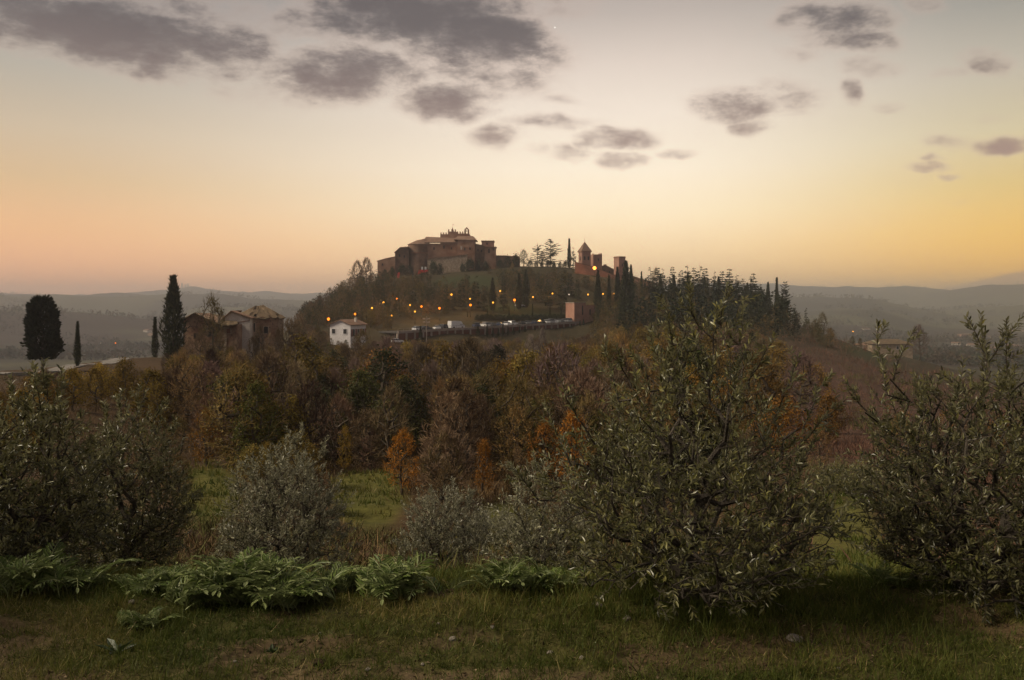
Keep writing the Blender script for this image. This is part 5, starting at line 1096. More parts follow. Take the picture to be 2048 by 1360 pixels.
# ------------------------------------------------------------------ farmhouse at the right and houses of the valley town
def house(px, py, Y, wpx, hpx, label, group, rz=0., wm=None, rm=None, depth=9., windows=True, hip=False, name='valley_house'):
    if name == 'valley_house':      # stand it on the valley floor where that column and row meet the ground
        Ys = np.linspace(620, 3000, 600); rows = HY + (CAMZ - H(XP(px, Ys), Ys)) / Ys * F; Y = float(Ys[int(np.argmin(np.abs(rows - py)))])
    k = Y / F; w, h = wpx * k, hpx * k; x = XP(px, Y); z = min(Hf(x, Y), P(0, py, Y)[2]); zt = P(0, py, Y)[2] - z
    if name == 'valley_house': z = Hf(x, Y); zt = 0.
    o = tag(empty(name, (x, Y, z), rz), label, 'house', group); he = zt + h * .62; hp = zt + h
    MB().box((-w / 2, 0, -2), (w / 2, depth, he)).build('wall', wm or plaster_m, o)
    r = MB(); e = .6
    a, b, c, d = (-w / 2 - e, -e, he), (w / 2 + e, -e, he), (w / 2 + e, depth + e, he), (-w / 2 - e, depth + e, he)
    i_ = w * .28 if hip else 0; p, q = (-w / 2 - e + i_, depth / 2, hp), (w / 2 + e - i_, depth / 2, hp)
    r.poly([a, b, q, p]); r.poly([c, d, p, q]); r.poly([a, p, d]); r.poly([b, c, q]); r.poly([a, d, c, b]); r.build('roof', rm or tile_m, o)
    if windows:
        n = max(2, int(w / 3.5))
        for t in range(n): window_part(o, (-w / 2 + w * (t + .5) / n, 0, he - 1.6), EX, EZ, -EY, .9, 1.3, glass_m, white_m, .06)
    return o
house(1785, 703, 345, 78, 24, 'broad farmhouse with a low hipped roof on the right-hand spur', None, -.08, stone_wall_m, old_tile_m, 11, True, True, 'farmhouse')
house(1728, 696, 352, 14, 9, 'small white outbuilding left of the broad farmhouse', None, .1, plaster_m, tile_m, 5, False, False, 'outbuilding')
TOWN = [(1862, 700, 900, 18, 8), (1885, 712, 820, 22, 9), (1912, 690, 1050, 16, 6), (1925, 716, 800, 27, 9), (1950, 694, 1000, 18, 7), (1962, 722, 760, 21, 9), (1985, 700, 930, 18, 7), (2005, 712, 840, 24, 9), (2030, 695, 1000, 17, 6), (2042, 722, 780, 22, 9), (1895, 676, 1300, 18, 4), (1935, 671, 1450, 27, 4), (1990, 676, 1300, 16, 4), (1845, 684, 1200, 14, 5), (1760, 668, 1500, 21, 4), (1735, 660, 1700, 13, 4), (2038, 664, 1700, 24, 4)]
TOWN.sort()
for i, (px, py, Y, w, h) in enumerate(TOWN): house(px, py, Y, w, h, f'hazy house of the right-hand valley town, {ordinal(i, len(TOWN))}', 'houses of the right-hand valley town', rng.uniform(-.5, .5), [plaster_m, stone_wall_m, pink_brick_m][i % 3], tile_m, 11, i % 2 == 0 and Y < 1100)
TL = [(40, 652, 1350, 12, 5), (178, 654, 1250, 12, 5), (196, 658, 1150, 13, 5), (232, 652, 1300, 9, 4), (282, 655, 1250, 10, 5), (290, 664, 1100, 12, 6), (300, 672, 800, 14, 6), (318, 656, 1250, 9, 4), (268, 660, 780, 11, 5)]
for i, (px, py, Y, w, h) in enumerate(sorted(TL)): house(px, py, Y, w, h, f'hazy house of the left-hand valley village, {ordinal(i, len(TL))}', 'houses of the left-hand valley village', rng.uniform(-.5, .5), [plaster_m, stone_wall_m, brick_m][i % 3], tile_m, 10, False)
# two town lamps in the left valley, one beyond the right spur
for px, py, Y, k, lab in ((231, 686, 700, 'o', 'distant orange lamp in the left-hand valley'), (202, 686, 760, 'w', 'faint white lamp in the left-hand valley'), (1706, 663, 300, 'y', 'orange lamp shining through the trees at the right foot of the hill')):
    x = XP(px, Y); zt = P(0, py, Y)[2]; zb = min(Hf(x, Y), zt - 3); o = tag(empty('street_lamp', (x, Y, zb)), lab, 'street lamp', 'lamps in the valley'); p = obj('post', POST, o); p.scale = (1, 1, (zt - zb - .3) / 4.05); gl = obj('globe', GLOBES[k], o); gl.location = (0, 0, zt - zb); gl.scale = (1.3,) * 3 if Y > 400 else (.7,) * 3
# towers of the far hill town on the horizon
for i, (px, py) in enumerate(((364, 567), (371, 569.5), (376, 568))):
    Y = 5000; x = XP(px, Y); zb = Hf(x, Y); zt = P(0, py, Y)[2]; o = tag(empty('distant_tower', (x, Y, zb)), f'faint medieval tower on the far horizon hill, {ordinal(i, 3)} of three', 'tower', 'towers of the far hill town'); MB().box((-4, -4, -3), (4, 4, max(6, zt - zb))).build('wall', stone_wall_m, o)
    MB().box((-4.6, -4.6, max(6, zt - zb) + .01), (4.6, 4.6, max(6, zt - zb) + 2)).build('parapet', stone_wall_m, o)
# ------------------------------------------------------------------ trees one can single out
T = 'tree'
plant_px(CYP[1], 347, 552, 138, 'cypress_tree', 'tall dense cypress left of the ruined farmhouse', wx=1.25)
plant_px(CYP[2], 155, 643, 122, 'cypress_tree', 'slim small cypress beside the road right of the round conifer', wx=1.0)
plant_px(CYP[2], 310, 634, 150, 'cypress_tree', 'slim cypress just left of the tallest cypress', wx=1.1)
def proto_round_conifer():
    g = np.random.default_rng(77); h = 7.4; n = 5200; t = g.uniform(0, 1, n); a = g.uniform(0, 6.283, n)
    prof = np.interp(t, [0, .08, .28, .5, .75, .92, 1], [.5, .82, 1.05, .95, .8, .62, .25]); lump = .5 + .85 * vnoise(a * 1.9, t * 8, 5) - .25 * (t > .9) * (vnoise(a * 1.2, t, 8) > .5)
    rr = 2.05 * prof * lump * np.sqrt(g.uniform(.35, 1, n)); C = np.stack([rr * np.cos(a), rr * np.sin(a), 1.35 + 5.9 * t], 1); D = unit(np.stack([np.cos(a), np.sin(a), .5 + 0 * a], 1) + g.normal(size=(n, 3)) * .35)
    A = Acc(); A.add(tubes(np.array([[0, 0, -.4], [0, 0, 1.5]]), np.array([[0, 0, 1.5], [0, 0, 6.5]]), [.17, .13], [.13, .03], 7)); Cn = Acc(); Cn.add(cards(C, D, rdir(n, g), g.uniform(.4, .8, n), g.uniform(.18, .34, n)), g.uniform(0, .6, n))
    return dict(h=h, trunk=A.mesh('trunk', [bark_m]), crown=Cn.mesh('crown', [cyp_m]))
plant_px(proto_round_conifer(), 85, 595, 110, 'pine_tree', 'round-crowned dark conifer on a bare trunk at the far left', hw=1.0)
plant_px(THIN[0], 424, 594, 139, 'oak_tree', 'half-bare tree standing in front of the low farm range', colr=(.12, .095, .035), wx=.75)
plant_px(CED[1], 1075, 484, 386, 'cedar_tree', 'thin ragged cedar on the skyline, smaller of the two', wx=1.15)
plant_px(CED[0], 1101, 477.5, 388, 'cedar_tree', 'layered cedar on the skyline, larger of the two', wx=1.2)
plant_px(CYP[2], 1138.5, 477, 384, 'cypress_tree', 'pointed cypress on the skyline left of the church tower', wx=1.0)
plant_px(CON[1], 1147, 493, 382, 'pine_tree', 'dark bushy conifer between the skyline cypress and the church tower', wx=.8)
plant_px(THIN[1], 1047, 500, 392, 'oak_tree', 'small round tree on the skyline left of the cedars', colr=OLV, wx=1.1)
plant_px(THIN[2], 1085, 503, 395, 'bare_tree', 'thin leafless tree behind the skyline hedge', colr=BROWN, wx=.6)
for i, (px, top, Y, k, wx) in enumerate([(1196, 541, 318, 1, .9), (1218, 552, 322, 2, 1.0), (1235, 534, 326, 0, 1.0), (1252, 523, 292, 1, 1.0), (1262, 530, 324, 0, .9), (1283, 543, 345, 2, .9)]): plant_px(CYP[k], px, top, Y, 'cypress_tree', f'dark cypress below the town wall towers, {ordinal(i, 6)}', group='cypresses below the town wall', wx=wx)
RC = [(1301, 532, 348, 3, 1), (1315, 535, 345, 0, 1), (1326, 535, 350, 1, .8), (1345, 531, 346, 2, .8), (1362, 540, 348, 0, 1), (1375, 529, 344, 1, 1.2), (1388, 533, 347, 2, .8), (1400, 530, 342, 3, 1), (1410, 536, 345, 0, 1), (1429, 541, 343, 1, .7), (1444, 540, 340, 2, .9), (1459, 537, 338, 0, 1.1), (1473, 548, 340, 1, 1), (1486, 555, 336, 2, .8), (1506, 546, 332, 0, 1.0), (1520, 566, 330, 1, 1), (1536, 565, 326, 9, .9), (1553.5, 555, 324, 8, .8), (1570, 562, 322, 7, .55), (1590, 606, 312, 1, .8), (1612, 614, 306, 3, .7)]
for i, (px, top, Y, k, wx) in enumerate(RC):
    pr = CYP[2] if k == 8 else CYP[1] if k == 9 else CED[0] if k == 7 else CON[k]
    plant_px(pr, px, top, Y, 'conifer_tree', f'dark conifer along the right-hand ridge skyline, {ordinal(i, len(RC))}', group='conifers along the right-hand ridge', wx=wx)
g = np.random.default_rng(33)
for i in range(34):
    px = 1290 + 250 * (i + g.uniform(-.4, .4)) / 34; sky_py = np.interp(px, [1290, 1340, 1400, 1460, 1510, 1545], [548, 538, 538, 545, 558, 572])
    plant_px(CON[i % 3] if i % 4 else CYP[1], px, sky_py + g.uniform(6, 26), g.uniform(322, 340), 'conifer_tree', 'dark conifer in the dense belt just under the right-hand ridge skyline', group='conifer belt under the right-hand ridge skyline', wx=g.uniform(.9, 1.25))
HC = [(766, 571, 300, 0, .8), (827, 574, 298, 1, .9), (861, 569, 302, 0, .9), (892, 566, 298, 2, .7), (924, 558, 301, 0, .8), (952, 549, 303, 1, .9), (985, 556, 306, 9, 1), (1007, 553, 309, 0, .7), (1038, 548, 314, 9, 1), (1052, 540, 318, 9, 1.1), (1096, 561, 322, 2, .7), (1125, 556, 322, 1, 1.), (845, 580, 296, 1, .7), (908, 572, 297, 1, .8), (795, 585, 292, 0, .8), (970, 570, 304, 1, .8), (1080, 556, 330, 0, .8), (1140, 545, 340, 2, .9), (1155, 552, 336, 0, .8), (720, 603, 290, 1, .8), (705, 590, 318, 0, .8)]
for i, (px, top, Y, k, wx) in enumerate(sorted(HC)): plant_px(CYP[1] if k == 9 else CON[k], px, top, Y, 'conifer_tree', f'dark conifer on the slope below the castle, {ordinal(i, len(HC))}', group='conifers on the slope below the castle', wx=wx)
PC = [841, 956, 974, 986, 997, 1005.6, 1016, 1027, 1039, 1050, 1070, 1143, 1160, 1167]; PT = [652, 652, 648, 656, 657, 650, 652, 655, 653, 650, 651, 648, 640, 638]
for i, (px, top) in enumerate(zip(PC, PT)):
    t = np.linspace(-.1, 1.1, 500); pts = np.array([deck_pt(v, -2.2) for v in t]); p = pts[int(np.argmin(np.abs(CX + F * pts[:, 0] / pts[:, 1] - px)))]
    plant_px(CYP[i % 3], px, top, float(p[1]), 'cypress_tree', f'small cypress in the row under the parking terrace, {ordinal(i, len(PC))}', group='cypresses along the foot of the terrace', wx=1.3 + .4 * (i % 2))
for i, (px, top, Y) in enumerate(sorted([(1065, 608, 306), (1100, 612, 310), (1122, 610, 312), (975, 616, 296), (1018, 612, 300), (935, 622, 290)])): plant_px(CYP[2], px, top, Y, 'cypress_tree', f'slim young cypress on the lawn behind the parked cars, {ordinal(i, 6)}', group='young cypresses behind the parked cars', wx=.9)
SING = [(1000, 716, 98, LEAFY[1], (.21, .135, .03), 1.0, 'rounded ochre tree in the middle of the wooded slope', 'autumn_tree'), (805, 862, 31, FLAME[0], ORG, .85, 'bright orange tree beside the central green clearing', 'autumn_tree'), (1145, 823, 36, FLAME[1], ORG, .9, 'bright orange tree left of the large olive, taller of two', 'autumn_tree'), (1092, 842, 37, FLAME[0], (.34, .155, .035), .85, 'bright orange tree left of the large olive, shorter of two', 'autumn_tree'),
        (412, 820, 42, FLAME[1], (.28, .145, .03), .9, 'small orange tree above the left green clearing', 'autumn_tree'), (690, 853, 46, THIN[0], YEL, .6, 'small yellow tree on the slope above the central clearing', 'autumn_tree'), (968, 880, 31, FLAME[2], (.30, .14, .03), .9, 'sparse orange sapling right of the central clearing', 'autumn_tree'), (842, 790, 70, LEAFY[0], (.15, .115, .03), .8, 'olive-yellow tree above the bright orange one', 'autumn_tree'),
        (740, 620, 262, LEAFY[2], (.17, .13, .03), 1.1, 'large yellowish tree beside the white house', 'autumn_tree'), (775, 618, 258, LEAFY[0], (.15, .11, .03), 1.0, 'second yellowish tree right of the white house', 'autumn_tree'), (1025, 525, 376, LEAFY[1], OCHRE, .9, 'ochre poplar on the slope right of the keep', 'autumn_tree'), (1022, 905, 27, THIN[1], (.12, .08, .03), .45, 'thin upright tree with a bare dark trunk left of the large olive', 'autumn_tree'),
        (250, 716, 74, LEAFY[2], (.22, .15, .025), .8, 'yellow bush-like tree below the road at the left, taller', 'autumn_tree'), (190, 735, 66, LEAFY[0], (.19, .125, .025), .9, 'yellow bush-like tree below the road at the left, broader', 'autumn_tree'), (318, 765, 62, LEAFY[1], (.17, .12, .025), .9, 'ochre tree behind the second olive from the left', 'autumn_tree'), (120, 760, 58, LEAFY[0], (.16, .095, .02), .9, 'rust-yellow tree behind the left-edge olive', 'autumn_tree'),
        (1085, 660, 206, BARE[3], (.30, .25, .22), .7, 'pale leafless tree with many upright stems below the lift house', 'bare_tree'), (1060, 672, 204, BARE[1], (.27, .22, .19), .8, 'pale leafless tree left of the many-stemmed one', 'bare_tree'), (714, 523, 350, BARE[2], (.26, .17, .11), .8, 'pale leafless tree on the skyline left of the castle, left of two', 'bare_tree'), (733, 517, 352, BARE[0], (.26, .17, .11), .8, 'pale leafless tree on the skyline left of the castle, right of two', 'bare_tree'),
        (1645, 626, 296, THIN[2], (.16, .125, .045), .9, 'yellowish half-bare tree on the right shoulder of the hill', 'autumn_tree'), (1628, 640, 290, THIN[1], (.13, .095, .04), .9, 'brownish half-bare tree on the right shoulder of the hill', 'autumn_tree'), (1838, 652, 335, BARE[0], (.17, .12, .11), .7, 'round leafless tree right of the broad farmhouse', 'bare_tree'), (1705, 672, 300, LEAFY[1], (.10, .08, .03), .9, 'small brown-green tree left of the broad farmhouse', 'autumn_tree'), (1720, 676, 305, LEAFY[3], (.11, .08, .03), 1., 'small ochre tree left of the broad farmhouse', 'autumn_tree'), (1312, 536, 356, THIN[0], (.22, .15, .05), .7, 'pale half-bare tree among the ridge conifers', 'autumn_tree')]
CLEARS_P = [(q[0], q[2]) for q in SING if q[2] < 110]
for px, top, Y, pr, c, wx, lab, nm in SING: plant_px(pr, px, top, Y, nm, lab, colr=c, wx=wx)
# evergreen bushes and hedges round the castle and the lawns
HB = []
for px, py, Y, h in [(1015, 0, 383, 5.5), (1032, 0, 385, 6), (1000, 0, 384, 4), (958, 0, 381, 5), (940, 0, 380, 5.5), (972, 0, 380, 4.5), (925, 0, 379, 4), (1060, 0, 386, 3.2), (1072, 0, 386, 3), (1084, 0, 386, 3), (1096, 0, 386, 3), (1108, 0, 386, 3), (1120, 0, 386, 3), (1131, 0, 386, 3.4), (880, 0, 378, 5), (866, 0, 378, 6), (845, 0, 377, 4), (820, 0, 379, 5), (805, 0, 379, 5), (785, 0, 379, 4.5), (770, 0, 378, 4)]: HB.append((px, Y, h))
for i, (px, Y, h) in enumerate(sorted(HB)): plant(BUSH[i % 3], XP(px, Y), Y, h, 'evergreen_bush', f'dark evergreen bush at the foot of the castle walls, {ordinal(i, len(HB))}', 'bush', 'evergreen bushes round the castle', DKG if i % 3 else (.04, .045, .02), .55)
for i, px in enumerate(range(955, 1160, 9)): Y = 288 + (px - 955) * .13; plant(BUSH[i % 3], XP(px, Y), Y, 2.0, 'hedge_bush', f'dark clipped bush of the hedge behind the parked cars, {ordinal(i, 23)}', 'bush', 'hedge behind the parked cars', DKG, .9)

# ------------------------------------------------------------------ the autumn wood: the nearest trees one by one, the rest as one mass
CAPX = [-300, 0, 60, 110, 290, 335, 370, 570, 600, 645, 655, 730, 760, 800, 1165, 1200, 1300, 1450, 1560, 1640, 1700, 1760, 1850, 2100]
CAPY = [760, 764, 745, 728, 716, 704, 692, 690, 655, 648, 686, 686, 672, 678, 676, 655, 640, 640, 676, 730, 770, 800, 815, 820]
CLEARS = [(1085, 185, 45, 40), (420, 33, 58, 12), (730, 33, 70, 10), (1000, 22, 60, 5), (1690, 14, 90, 12), (1090, 128, 55, 16)]
def wood_spots():
    g = np.random.default_rng(2024); out = []; cell = {}; n = 26000
    Ya = 20 + 285 * g.uniform(size=n) ** .85; pa = g.uniform(-120, 2160, n); xa = XP(pa, Ya); za = H(xa, Ya); U = g.uniform(size=(n, 5)); capa = np.interp(pa, CAPX, CAPY)
    for x, Y, px, z, cap, u in zip(xa, Ya, pa, za, capa, U):
        if px > 1560 and (Y > 240 or u[0] > .10): continue
        if px > 1440 and Y < 150 and u[0] > .3: continue
        if px < 330 and Y > 92: continue
        if 330 <= px < 600 and Y > 134: continue
        if 600 <= px < 770 and Y > 232 + (px - 600) * .1: continue
        if 640 < px < 735 and 205 < Y < 226: continue
        if 770 <= px < 1180 and Y > 236 + (px - 800) * .13: continue
        if px >= 1180 and Y > 318: continue
        if Y < 40 and u[0] > .62: continue
        if any(((px - a) / c) ** 2 + ((Y - b) / d) ** 2 < 1 for a, b, c, d in CLEARS): continue
        if any(abs(px - a) < 1607 * .9 / b + 12 and Y < b + 1.5 for a, b in CLEARS_P): continue
        sp = 2.5 + .012 * Y; k = (int(x // sp), int(Y // sp))
        if any((k[0] + i, k[1] + j) in cell for i in (-1, 0, 1) for j in (-1, 0, 1)) and u[1] > .12: continue
        hmax = CAMZ + (HY - cap) / F * Y - z
        h = min((3.4 + 7.6 * u[2] ** 1.5) if Y > 60 else (2.2 + 3.6 * u[2]) if Y > 36 else (1.0 + 2.0 * u[2]), hmax * ((.55 + .45 * u[3]) if Y < 170 else (.85 + .17 * u[3])))
        if h < 1.0: continue
        cell[k] = 1; out.append((x, Y, h, px))
    return out
SP = wood_spots()
SP.sort(key=lambda s: -s[2] / s[1])
def species(x, y, px, Y, u):
    f = float(fbm(np.array([x * .035]), np.array([y * .035]), 3, 301)[0]); f2 = float(fbm(np.array([x * .06]), np.array([y * .06]), 2, 303)[0])
    if px < 330: return ('LEAFY', (.22 + .1 * u, .145 + .06 * u, .03)) if u < .7 else ('BARE', BROWN)
    if px > 1250 and Y > 215: return ('CON', None) if u < .62 else ('LEAFY', (.10, .085, .035)) if u < .8 else ('THIN', (.22, .14, .05))
    if f2 > .62 and u < .5: return ('LEAFY', (.23 + .1 * u, .15, .04))
    f3 = float(fbm(np.array([x * .05 + 40]), np.array([y * .05]), 2, 305)[0])
    if f3 > .64 and u < .75: return ('LEAFY', (.25, .18, .045))
    if f3 < .34 and u < .6: return ('LEAFY', (.055, .06, .026))
    if f > .54: return ('BARE', BROWN) if u < .62 else ('THIN', (.23, .16, .075)) if u < .93 else ('LEAFY', OLV)
    if f < .42: return ('LEAFY', (.11, .10, .04)) if u < .16 else ('THIN', (.24, .17, .07)) if u < .6 else ('BARE', MAUVE)
    return ('BARE', MAUVE) if u < .55 else ('THIN', (.25, .165, .07)) if u < .92 else ('LEAFY', (.21, .145, .04))
WG = {'BARE': ('bare_tree', 'leafless brown tree in the dense wood on the valley slope', 'leafless trees of the valley wood'), 'LEAFY': ('autumn_tree', 'tree in full autumn leaf in the valley wood', 'leafy autumn trees of the valley wood'), 'THIN': ('half_bare_tree', 'half-bare tree with thin leaves in the valley wood', 'half-bare trees of the valley wood'), 'CON': ('conifer_tree', 'dark conifer in the wood under the right-hand ridge', 'conifers of the wood under the right-hand ridge')}
def where(px, Y):
    far = 'high up ' if Y > 150 else 'midway ' if Y > 80 else 'low down ' if Y > 40 else 'at the bottom '
    return far + ('below the country road' if px < 330 else 'below the ruined farmhouse' if px < 600 else 'below the white house' if px < 760 else 'below the left half of the parking terrace' if px < 960 else 'below the right half of the parking terrace' if px < 1180 else 'behind the large olive' if px < 1560 else 'on the bare right-hand slope')
PRS = {'BARE': BARE, 'LEAFY': LEAFY, 'THIN': THIN, 'CON': CON}
g = np.random.default_rng(5)
rest = []
NIND = 900; nk = {}
for i, (x, y, h, px) in enumerate(SP):
    kd, c = species(x, y, px, y, g.uniform())
    nk[kd] = nk.get(kd, 0) + 1
    if i < NIND and nk[kd] <= 290:
        nm, lab, grp = WG[kd]; lab = lab.replace('in the dense wood on the valley slope', where(px, y)).replace('in the valley wood', where(px, y)); p = PRS[kd][g.integers(len(PRS[kd]))]
        plant(p, x, y, h * (1.25 if kd == 'CON' else 1), nm, lab, 'tree', grp, None if c is None else tuple(np.array(c) * g.uniform(.55, 1.35) * np.array([1, g.uniform(.92, 1.12), g.uniform(.8, 1.2)])), g.uniform(.85, 1.25))
    else: rest.append((x, y, h, kd, c))
# hill wood below the castle goes into the mass too
for _ in range(9000):
    px = g.uniform(600, 1300); Y = g.uniform(262, 384); x = XP(px, Y)
    if 770 < px < 1185 and Y < (279 if px < 900 else 288) + (px - 800) * .13: continue
    if ((px - 930) / 72) ** 2 + ((Y - 352) / 17) ** 2 < 1 or ((px - 1060) / 105) ** 2 + ((Y - 310) / 13) ** 2 < 1 or ((px - 1165) / 30) ** 2 + ((Y - 330) / 16) ** 2 < 1: continue
    if 750 < px < 1260 and Y > 374: continue
    if px > 1150 and Y > 366: continue
    if g.uniform() > .24: continue
    z = Hf(x, Y); hm = g.uniform(2.5, 7.0); top = HY - (z + hm - CAMZ) / Y * F
    if top < np.interp(px, [600, 690, 760, 800, 1000, 1150, 1160, 1300], [612, 545, 538, 540, 530, 528, 545, 552]): continue
    kd, c = ('BARE', BROWN) if g.uniform() < .25 else ('LEAFY', [(.06, .06, .024), (.10, .075, .03), (.045, .05, .022), (.13, .10, .03)][g.integers(4)]) if g.uniform() < .7 else ('THIN', (.16, .10, .045))
    rest.append((x, Y, hm, kd, c))
# small far scrub trees on the right shoulder
for _ in range(900):
    px = g.uniform(1240, 1680); Y = g.uniform(225, 345); x = XP(px, Y); z = Hf(x, Y); 
    lim = np.interp(px, [1240, 1300, 1500, 1560, 1600, 1660, 1720], [566, 560, 575, 590, 622, 650, 690]); hm = g.uniform(4, 10) * (1 if px < 1580 else .6); top = HY - (z + hm - CAMZ) / Y * F
    if top < lim or g.uniform() > .5: continue
    rest.append((x, Y, hm, 'CON' if px < 1600 and g.uniform() < .65 else 'LEAFY' if g.uniform() < .5 else 'BARE', (.08, .07, .03) if g.uniform() < .6 else (.18, .115, .045)))
def wood_mass():
    """the trees of the wood that stand farther off: branches, twigs and leaves of several hundred trees as one mass"""
    gg = np.random.default_rng(6); low = {}
    def small(n, kind, seed):
        g3 = np.random.default_rng(seed); A = Acc()
        if kind == 'CON':
            t = g3.uniform(0, 1, n) ** .8; a = g3.uniform(0, 6.28, n); r = .2 * (1 - t) ** .8 * np.sqrt(g3.uniform(.2, 1, n)) + .01; C = np.stack([r * np.cos(a), r * np.sin(a), .06 + .93 * t], 1); D = unit(np.stack([np.cos(a), np.sin(a), .2 + 0 * a], 1) + g3.normal(size=(n, 3)) * .4)
            A.add(cards(C, D, rdir(n, g3), g3.uniform(.07, .13, n), g3.uniform(.035, .06, n)), g3.uniform(0, 1, n))
        else:
            p = ovoid(n // 5, g3, .12, .97, .30); out = unit(p - np.array([0, 0, .35])); m_ = len(p)
            for _k in range(2):
                A.add(cards(p, unit(out + g3.normal(size=p.shape) * .6 + np.array([0, 0, .5])), rdir(m_, g3), g3.uniform(.08, .2, m_), g3.uniform(.010, .018, m_)), g3.uniform(0, 1, m_))
            A.add(cards(np.zeros((m_, 3)) + np.array([0, 0, .15]), p - np.array([0, 0, .15]), rdir(m_, g3), np.linalg.norm(p, axis=1), .011), g3.uniform(0, .5, m_))
            if kind != 'BARE':
                k = 3 if kind == 'THIN' else 7; b = np.repeat(p, k, 0) + g3.normal(size=(m_ * k, 3)) * .045; A.add(cards(b, rdir(len(b), g3), rdir(len(b), g3), g3.uniform(.05, .09, len(b)), g3.uniform(.035, .06, len(b))), g3.uniform(0, 1, len(b)))
        return np.concatenate(A.V), np.concatenate(A.Q), np.concatenate(A.t)
    lib = {k: [small(105, k, 900 + 10 * i + j) for j in range(3)] for i, k in enumerate(('BARE', 'LEAFY', 'THIN', 'CON'))}
    Vs, Qs, Ts, Cs, n = [], [], [], [], 0
    ZR = H(np.array([q[0] for q in rest]), np.array([q[1] for q in rest]))
    for (x, y, h, kd, c), zr in zip(rest, ZR):
        V, Q, t = lib[kd][gg.integers(3)]; a = gg.uniform(0, 6.28); s = np.array([h * gg.uniform(.85, 1.25)] * 2 + [h * (1.2 if kd == 'CON' else 1)]); R2 = np.array([[math.cos(a), -math.sin(a)], [math.sin(a), math.cos(a)]])
        W = V * s; W[:, :2] = W[:, :2] @ R2.T; Vs.append(W + np.array([x, y, zr - .2])); Qs.append(Q + n); n += len(V); cc = np.array(c if kd != 'CON' and c is not None else (.026, .034, .018)) * gg.uniform(.75, 1.25); Cs.append((.45 + .9 * t)[:, None] * cc[None])
    me = mesh_np('woodland', np.concatenate(Vs), quads=np.concatenate(Qs), col=np.concatenate(Cs))
    m, nt, N, L, out = new_mat('woodland'); b = N.new('ShaderNodeBsdfPrincipled'); b.inputs['Roughness'].default_value = .85; b.inputs['Specular IOR Level'].default_value = .1; at = N.new('ShaderNodeAttribute'); at.attribute_name = 'col'; L.new(at.outputs['Color'], b.inputs['Base Color']); L.new(b.outputs[0], out.inputs[0]); me.materials.append(m)
    o = obj('woodland', me); tag(o, 'far trees of the autumn wood covering the valley and castle slopes', 'woodland', kind='stuff'); return m
wood_col_m = wood_mass()
for i, (px, top, Y, k, wx) in enumerate(sorted([(520, 655, 141, 3, .6), (540, 668, 140, 1, .7), (556, 660, 144, 3, .6), (505, 676, 139, 4, .8), (580, 640, 150, 0, .8), (598, 628, 158, 4, .8), (440, 668, 136, 1, .7), (400, 664, 134, 2, .7), (378, 680, 133, 0, .8), (468, 684, 138, 3, .7), (620, 605, 300, 2, .8), (640, 592, 310, 0, .8)])):
    plant_px(BARE[k] if i % 3 else THIN[i % 3], px, top, Y, 'bare_tree', f'leafless tree round the ruined farmhouse, {ordinal(i, 12)} of those', group='leafless trees round the ruined farmhouse', colr=[BROWN, (.20, .14, .08), (.17, .12, .06)][i % 3], wx=wx) if i < 10 else plant_px(BARE[k], px, top, Y, 'bare_tree', ['leafless tree on the skyline at the left foot of the hill, lower', 'leafless tree on the skyline at the left foot of the hill, higher'][i - 10], colr=BROWN, wx=wx)
for i, (px, top, Y, pr, c) in enumerate([(662, 676, 209, THIN[0], (.2, .14, .06)), (676, 682, 208, BARE[1], BROWN), (692, 679, 207, LEAFY[1], (.13, .11, .04)), (712, 670, 208, THIN[1], (.2, .14, .055)), (726, 660, 212, LEAFY[0], (.18, .13, .04)), (648, 662, 214, BARE[0], BROWN)]): plant_px(pr, px, top, Y, 'garden_tree', f'small tree growing against the white house, {ordinal(i, 6)}' if False else ['half-bare shrub hiding the left corner of the white house', 'leafless shrub under the gable of the white house', 'green shrub under the right window of the white house', 'half-bare shrub against the shuttered side of the white house', 'ochre tree right of the white house', 'leafless tree left of the white house'][i], colr=c, wx=1.1)
FT = []
for i in range(75):
    t = g.uniform(-.02, 1.03); b = -g.uniform(3.5, 17); p = deck_pt(t, b); x, y = float(p[0]), float(p[1]); z = Hf(x, y); top = np.interp(t, [0, 1], [680, 668]) + g.uniform(0, 10) - .2 * b * 0
    h = CAMZ + (HY - top) / F * y - z
    if h > 1.2: FT.append((x, y, min(h, 7)))
FT.sort()
for i, (x, y, h) in enumerate(FT):
    kd, c = [('THIN', (.17, .125, .05)), ('LEAFY', (.10, .095, .04)), ('BARE', BROWN), ('LEAFY', (.17, .125, .04))][i % 4]
    plant(PRS[kd][i % 3], x, y, h, 'slope_tree', 'small tree of the thicket at the foot of the parking terrace', 'tree', 'thicket at the foot of the parking terrace', c, 1.1)
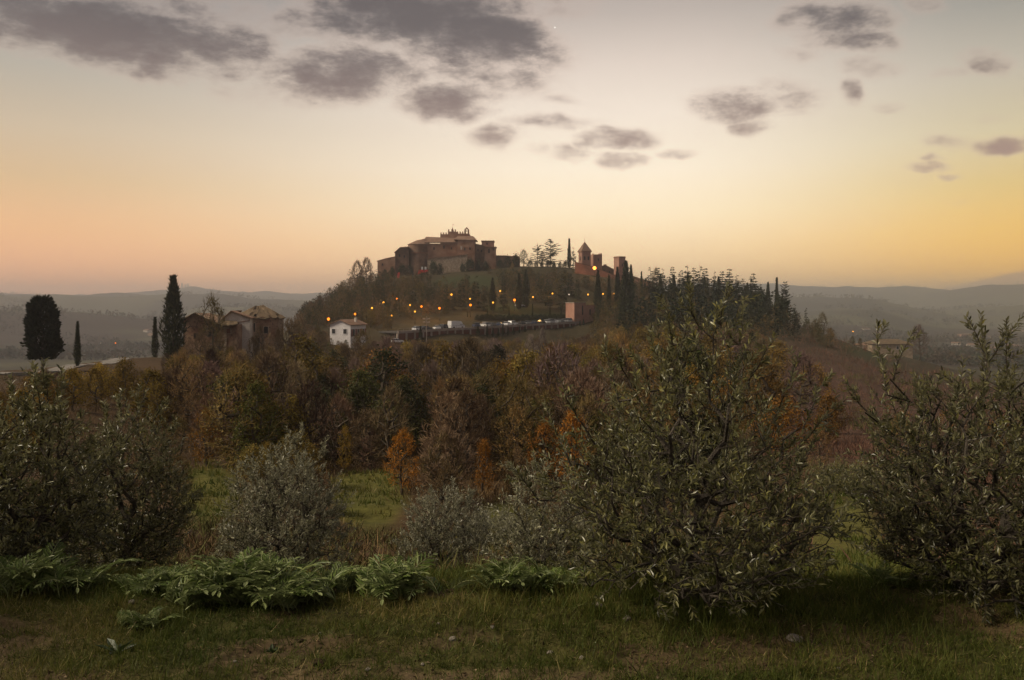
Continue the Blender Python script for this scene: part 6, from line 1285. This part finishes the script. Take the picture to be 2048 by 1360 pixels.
def scrub():
    """low brown brush between the trees and over the bare right-hand slope"""
    g3 = np.random.default_rng(8); n0 = 15000; Y = 10 * np.exp(g3.uniform(0, math.log(29), n0)); px = g3.uniform(-100, 2150, n0); x = XP(px, Y)
    k = np.ones(n0, bool)
    for a, b, c, d in CLEARS[1:5]: k &= ((px - a) / c) ** 2 + ((Y - b) / d) ** 2 > 1
    k &= ~((px < 330) & (Y > 94)); k &= ~((px > 760) & (px < 1180) & (Y > 240 + (px - 800) * .13)); k &= fbm(x * .08, Y * .08, 3, 311) > .36
    x = x[k]; Y = Y[k]; px = px[k]; m_ = len(x); per = 14; z = H(x, Y); s = np.repeat((.21 + .0060 * Y) * g3.uniform(.6, 1.6, m_), per)
    b = np.stack([np.repeat(x, per), np.repeat(Y, per), np.repeat(z, per) - .05], 1) + g3.normal(size=(m_ * per, 3)) * s[:, None] * np.array([.45, .45, .05])
    A = Acc(); nearw = np.repeat(np.clip((28 - Y) / 14, 0, 1), per)[:, None]; D = unit(g3.normal(size=b.shape) * (.6 + .7 * nearw) + np.array([0, 0, 1])); A.add(cards(b, D, rdir(len(b), g3), s * g3.uniform(.6, 1.3, len(b)), .006 + .03 * s, 'kite', 0)); 
    col0 = np.where((px > 1500)[:, None], np.array([[.14, .075, .052]]), np.array([[.14, .092, .045]])) * g3.uniform(.6, 1.5, (m_, 1)); gr = (fbm(x * .05, Y * .05, 2, 313) > .6)[:, None] & (g3.uniform(size=(m_, 1)) < .6); col0 = np.where(gr, np.array([[.10, .10, .034]]), col0)
    me = mesh_np('brushwood', np.concatenate(A.V), quads=np.concatenate(A.Q), col=np.repeat(col0, per * 4, 0) * np.repeat(g3.uniform(.6, 1.4, (m_ * per, 1)), 4, 0)); me.materials.append(wood_col_m)
    o = obj('brushwood', me); tag(o, 'low brown brush covering the slopes between the trees', 'brushwood', kind='stuff')
scrub()
def far_woods():
    g3 = np.random.default_rng(12); n0 = 26000; Y = 560 * np.exp(g3.uniform(0, math.log(8), n0)); px = np.concatenate([g3.uniform(-150, 760, n0 // 2), g3.uniform(1420, 2200, n0 - n0 // 2)]); x = XP(px, Y)
    f = fbm(x * .0045, Y * .0045, 4, 401); hed = np.abs(fbm(x * .003, Y * .003, 2, 403) - .5) < .018
    k = (f > .53) | hed; k &= g3.uniform(size=n0) < np.clip(900 / Y + .25, 0, 1); x = x[k]; Y = Y[k]; m_ = len(x); z = H(x, Y); per = 9
    hh = g3.uniform(5, 12, m_) * np.where(Y > 2000, 1.25, .8); slim = g3.uniform(size=m_) < .06; w = np.where(slim, .18, .48) * hh; hh = np.where(slim, hh * 1.3, hh)
    b = np.stack([np.repeat(x, per), np.repeat(Y, per), np.repeat(z, per)], 1) + np.stack([g3.normal(size=m_ * per) * np.repeat(w, per) * .5, g3.normal(size=m_ * per) * np.repeat(w, per) * .5, g3.uniform(.05, .85, m_ * per) * np.repeat(hh, per)], 1)
    D = unit(g3.normal(size=b.shape) + np.array([0, 0, .5])); A = Acc(); A.add(cards(b, D, rdir(len(b), g3), np.repeat(hh, per) * .38, np.repeat(w, per) * .6, 'kite', .2))
    c0 = np.where((g3.uniform(size=(m_, 1)) < .5), np.array([[.03, .036, .02]]), np.array([[.06, .042, .028]])) * g3.uniform(.7, 1.3, (m_, 1))
    me = mesh_np('distant_woods', np.concatenate(A.V), quads=np.concatenate(A.Q), col=np.repeat(c0, per * 4, 0)); me.materials.append(wood_col_m); o = obj('distant_woods', me); tag(o, 'far-off woods and hedgerows on the hazy hills', 'woods', kind='stuff')
    return float(np.max(z + hh))
ZFAR = far_woods()
# ------------------------------------------------------------------ evening haze
def haze():
    top = max(ZMAX, ZFAR, 60) + 15; a = 6800
    m = MB().box((-a, -a, ZMIN - 8), (a, a, top)); mt, nt, N, L, out = new_mat('haze'); pv = N.new('ShaderNodeVolumePrincipled'); L.new(pv.outputs[0], out.inputs['Volume'])
    pv.inputs['Color'].default_value = HAZE_COL; pv.inputs['Density'].default_value = HAZE_DENS; pv.inputs['Anisotropy'].default_value = .75
    o = m.build('haze', mt); tag(o, 'thin evening haze lying over the valley', 'haze', kind='stuff')
HAZE_COL, HAZE_DENS = (.87, .91, 1, 1), 3.2e-4
haze()
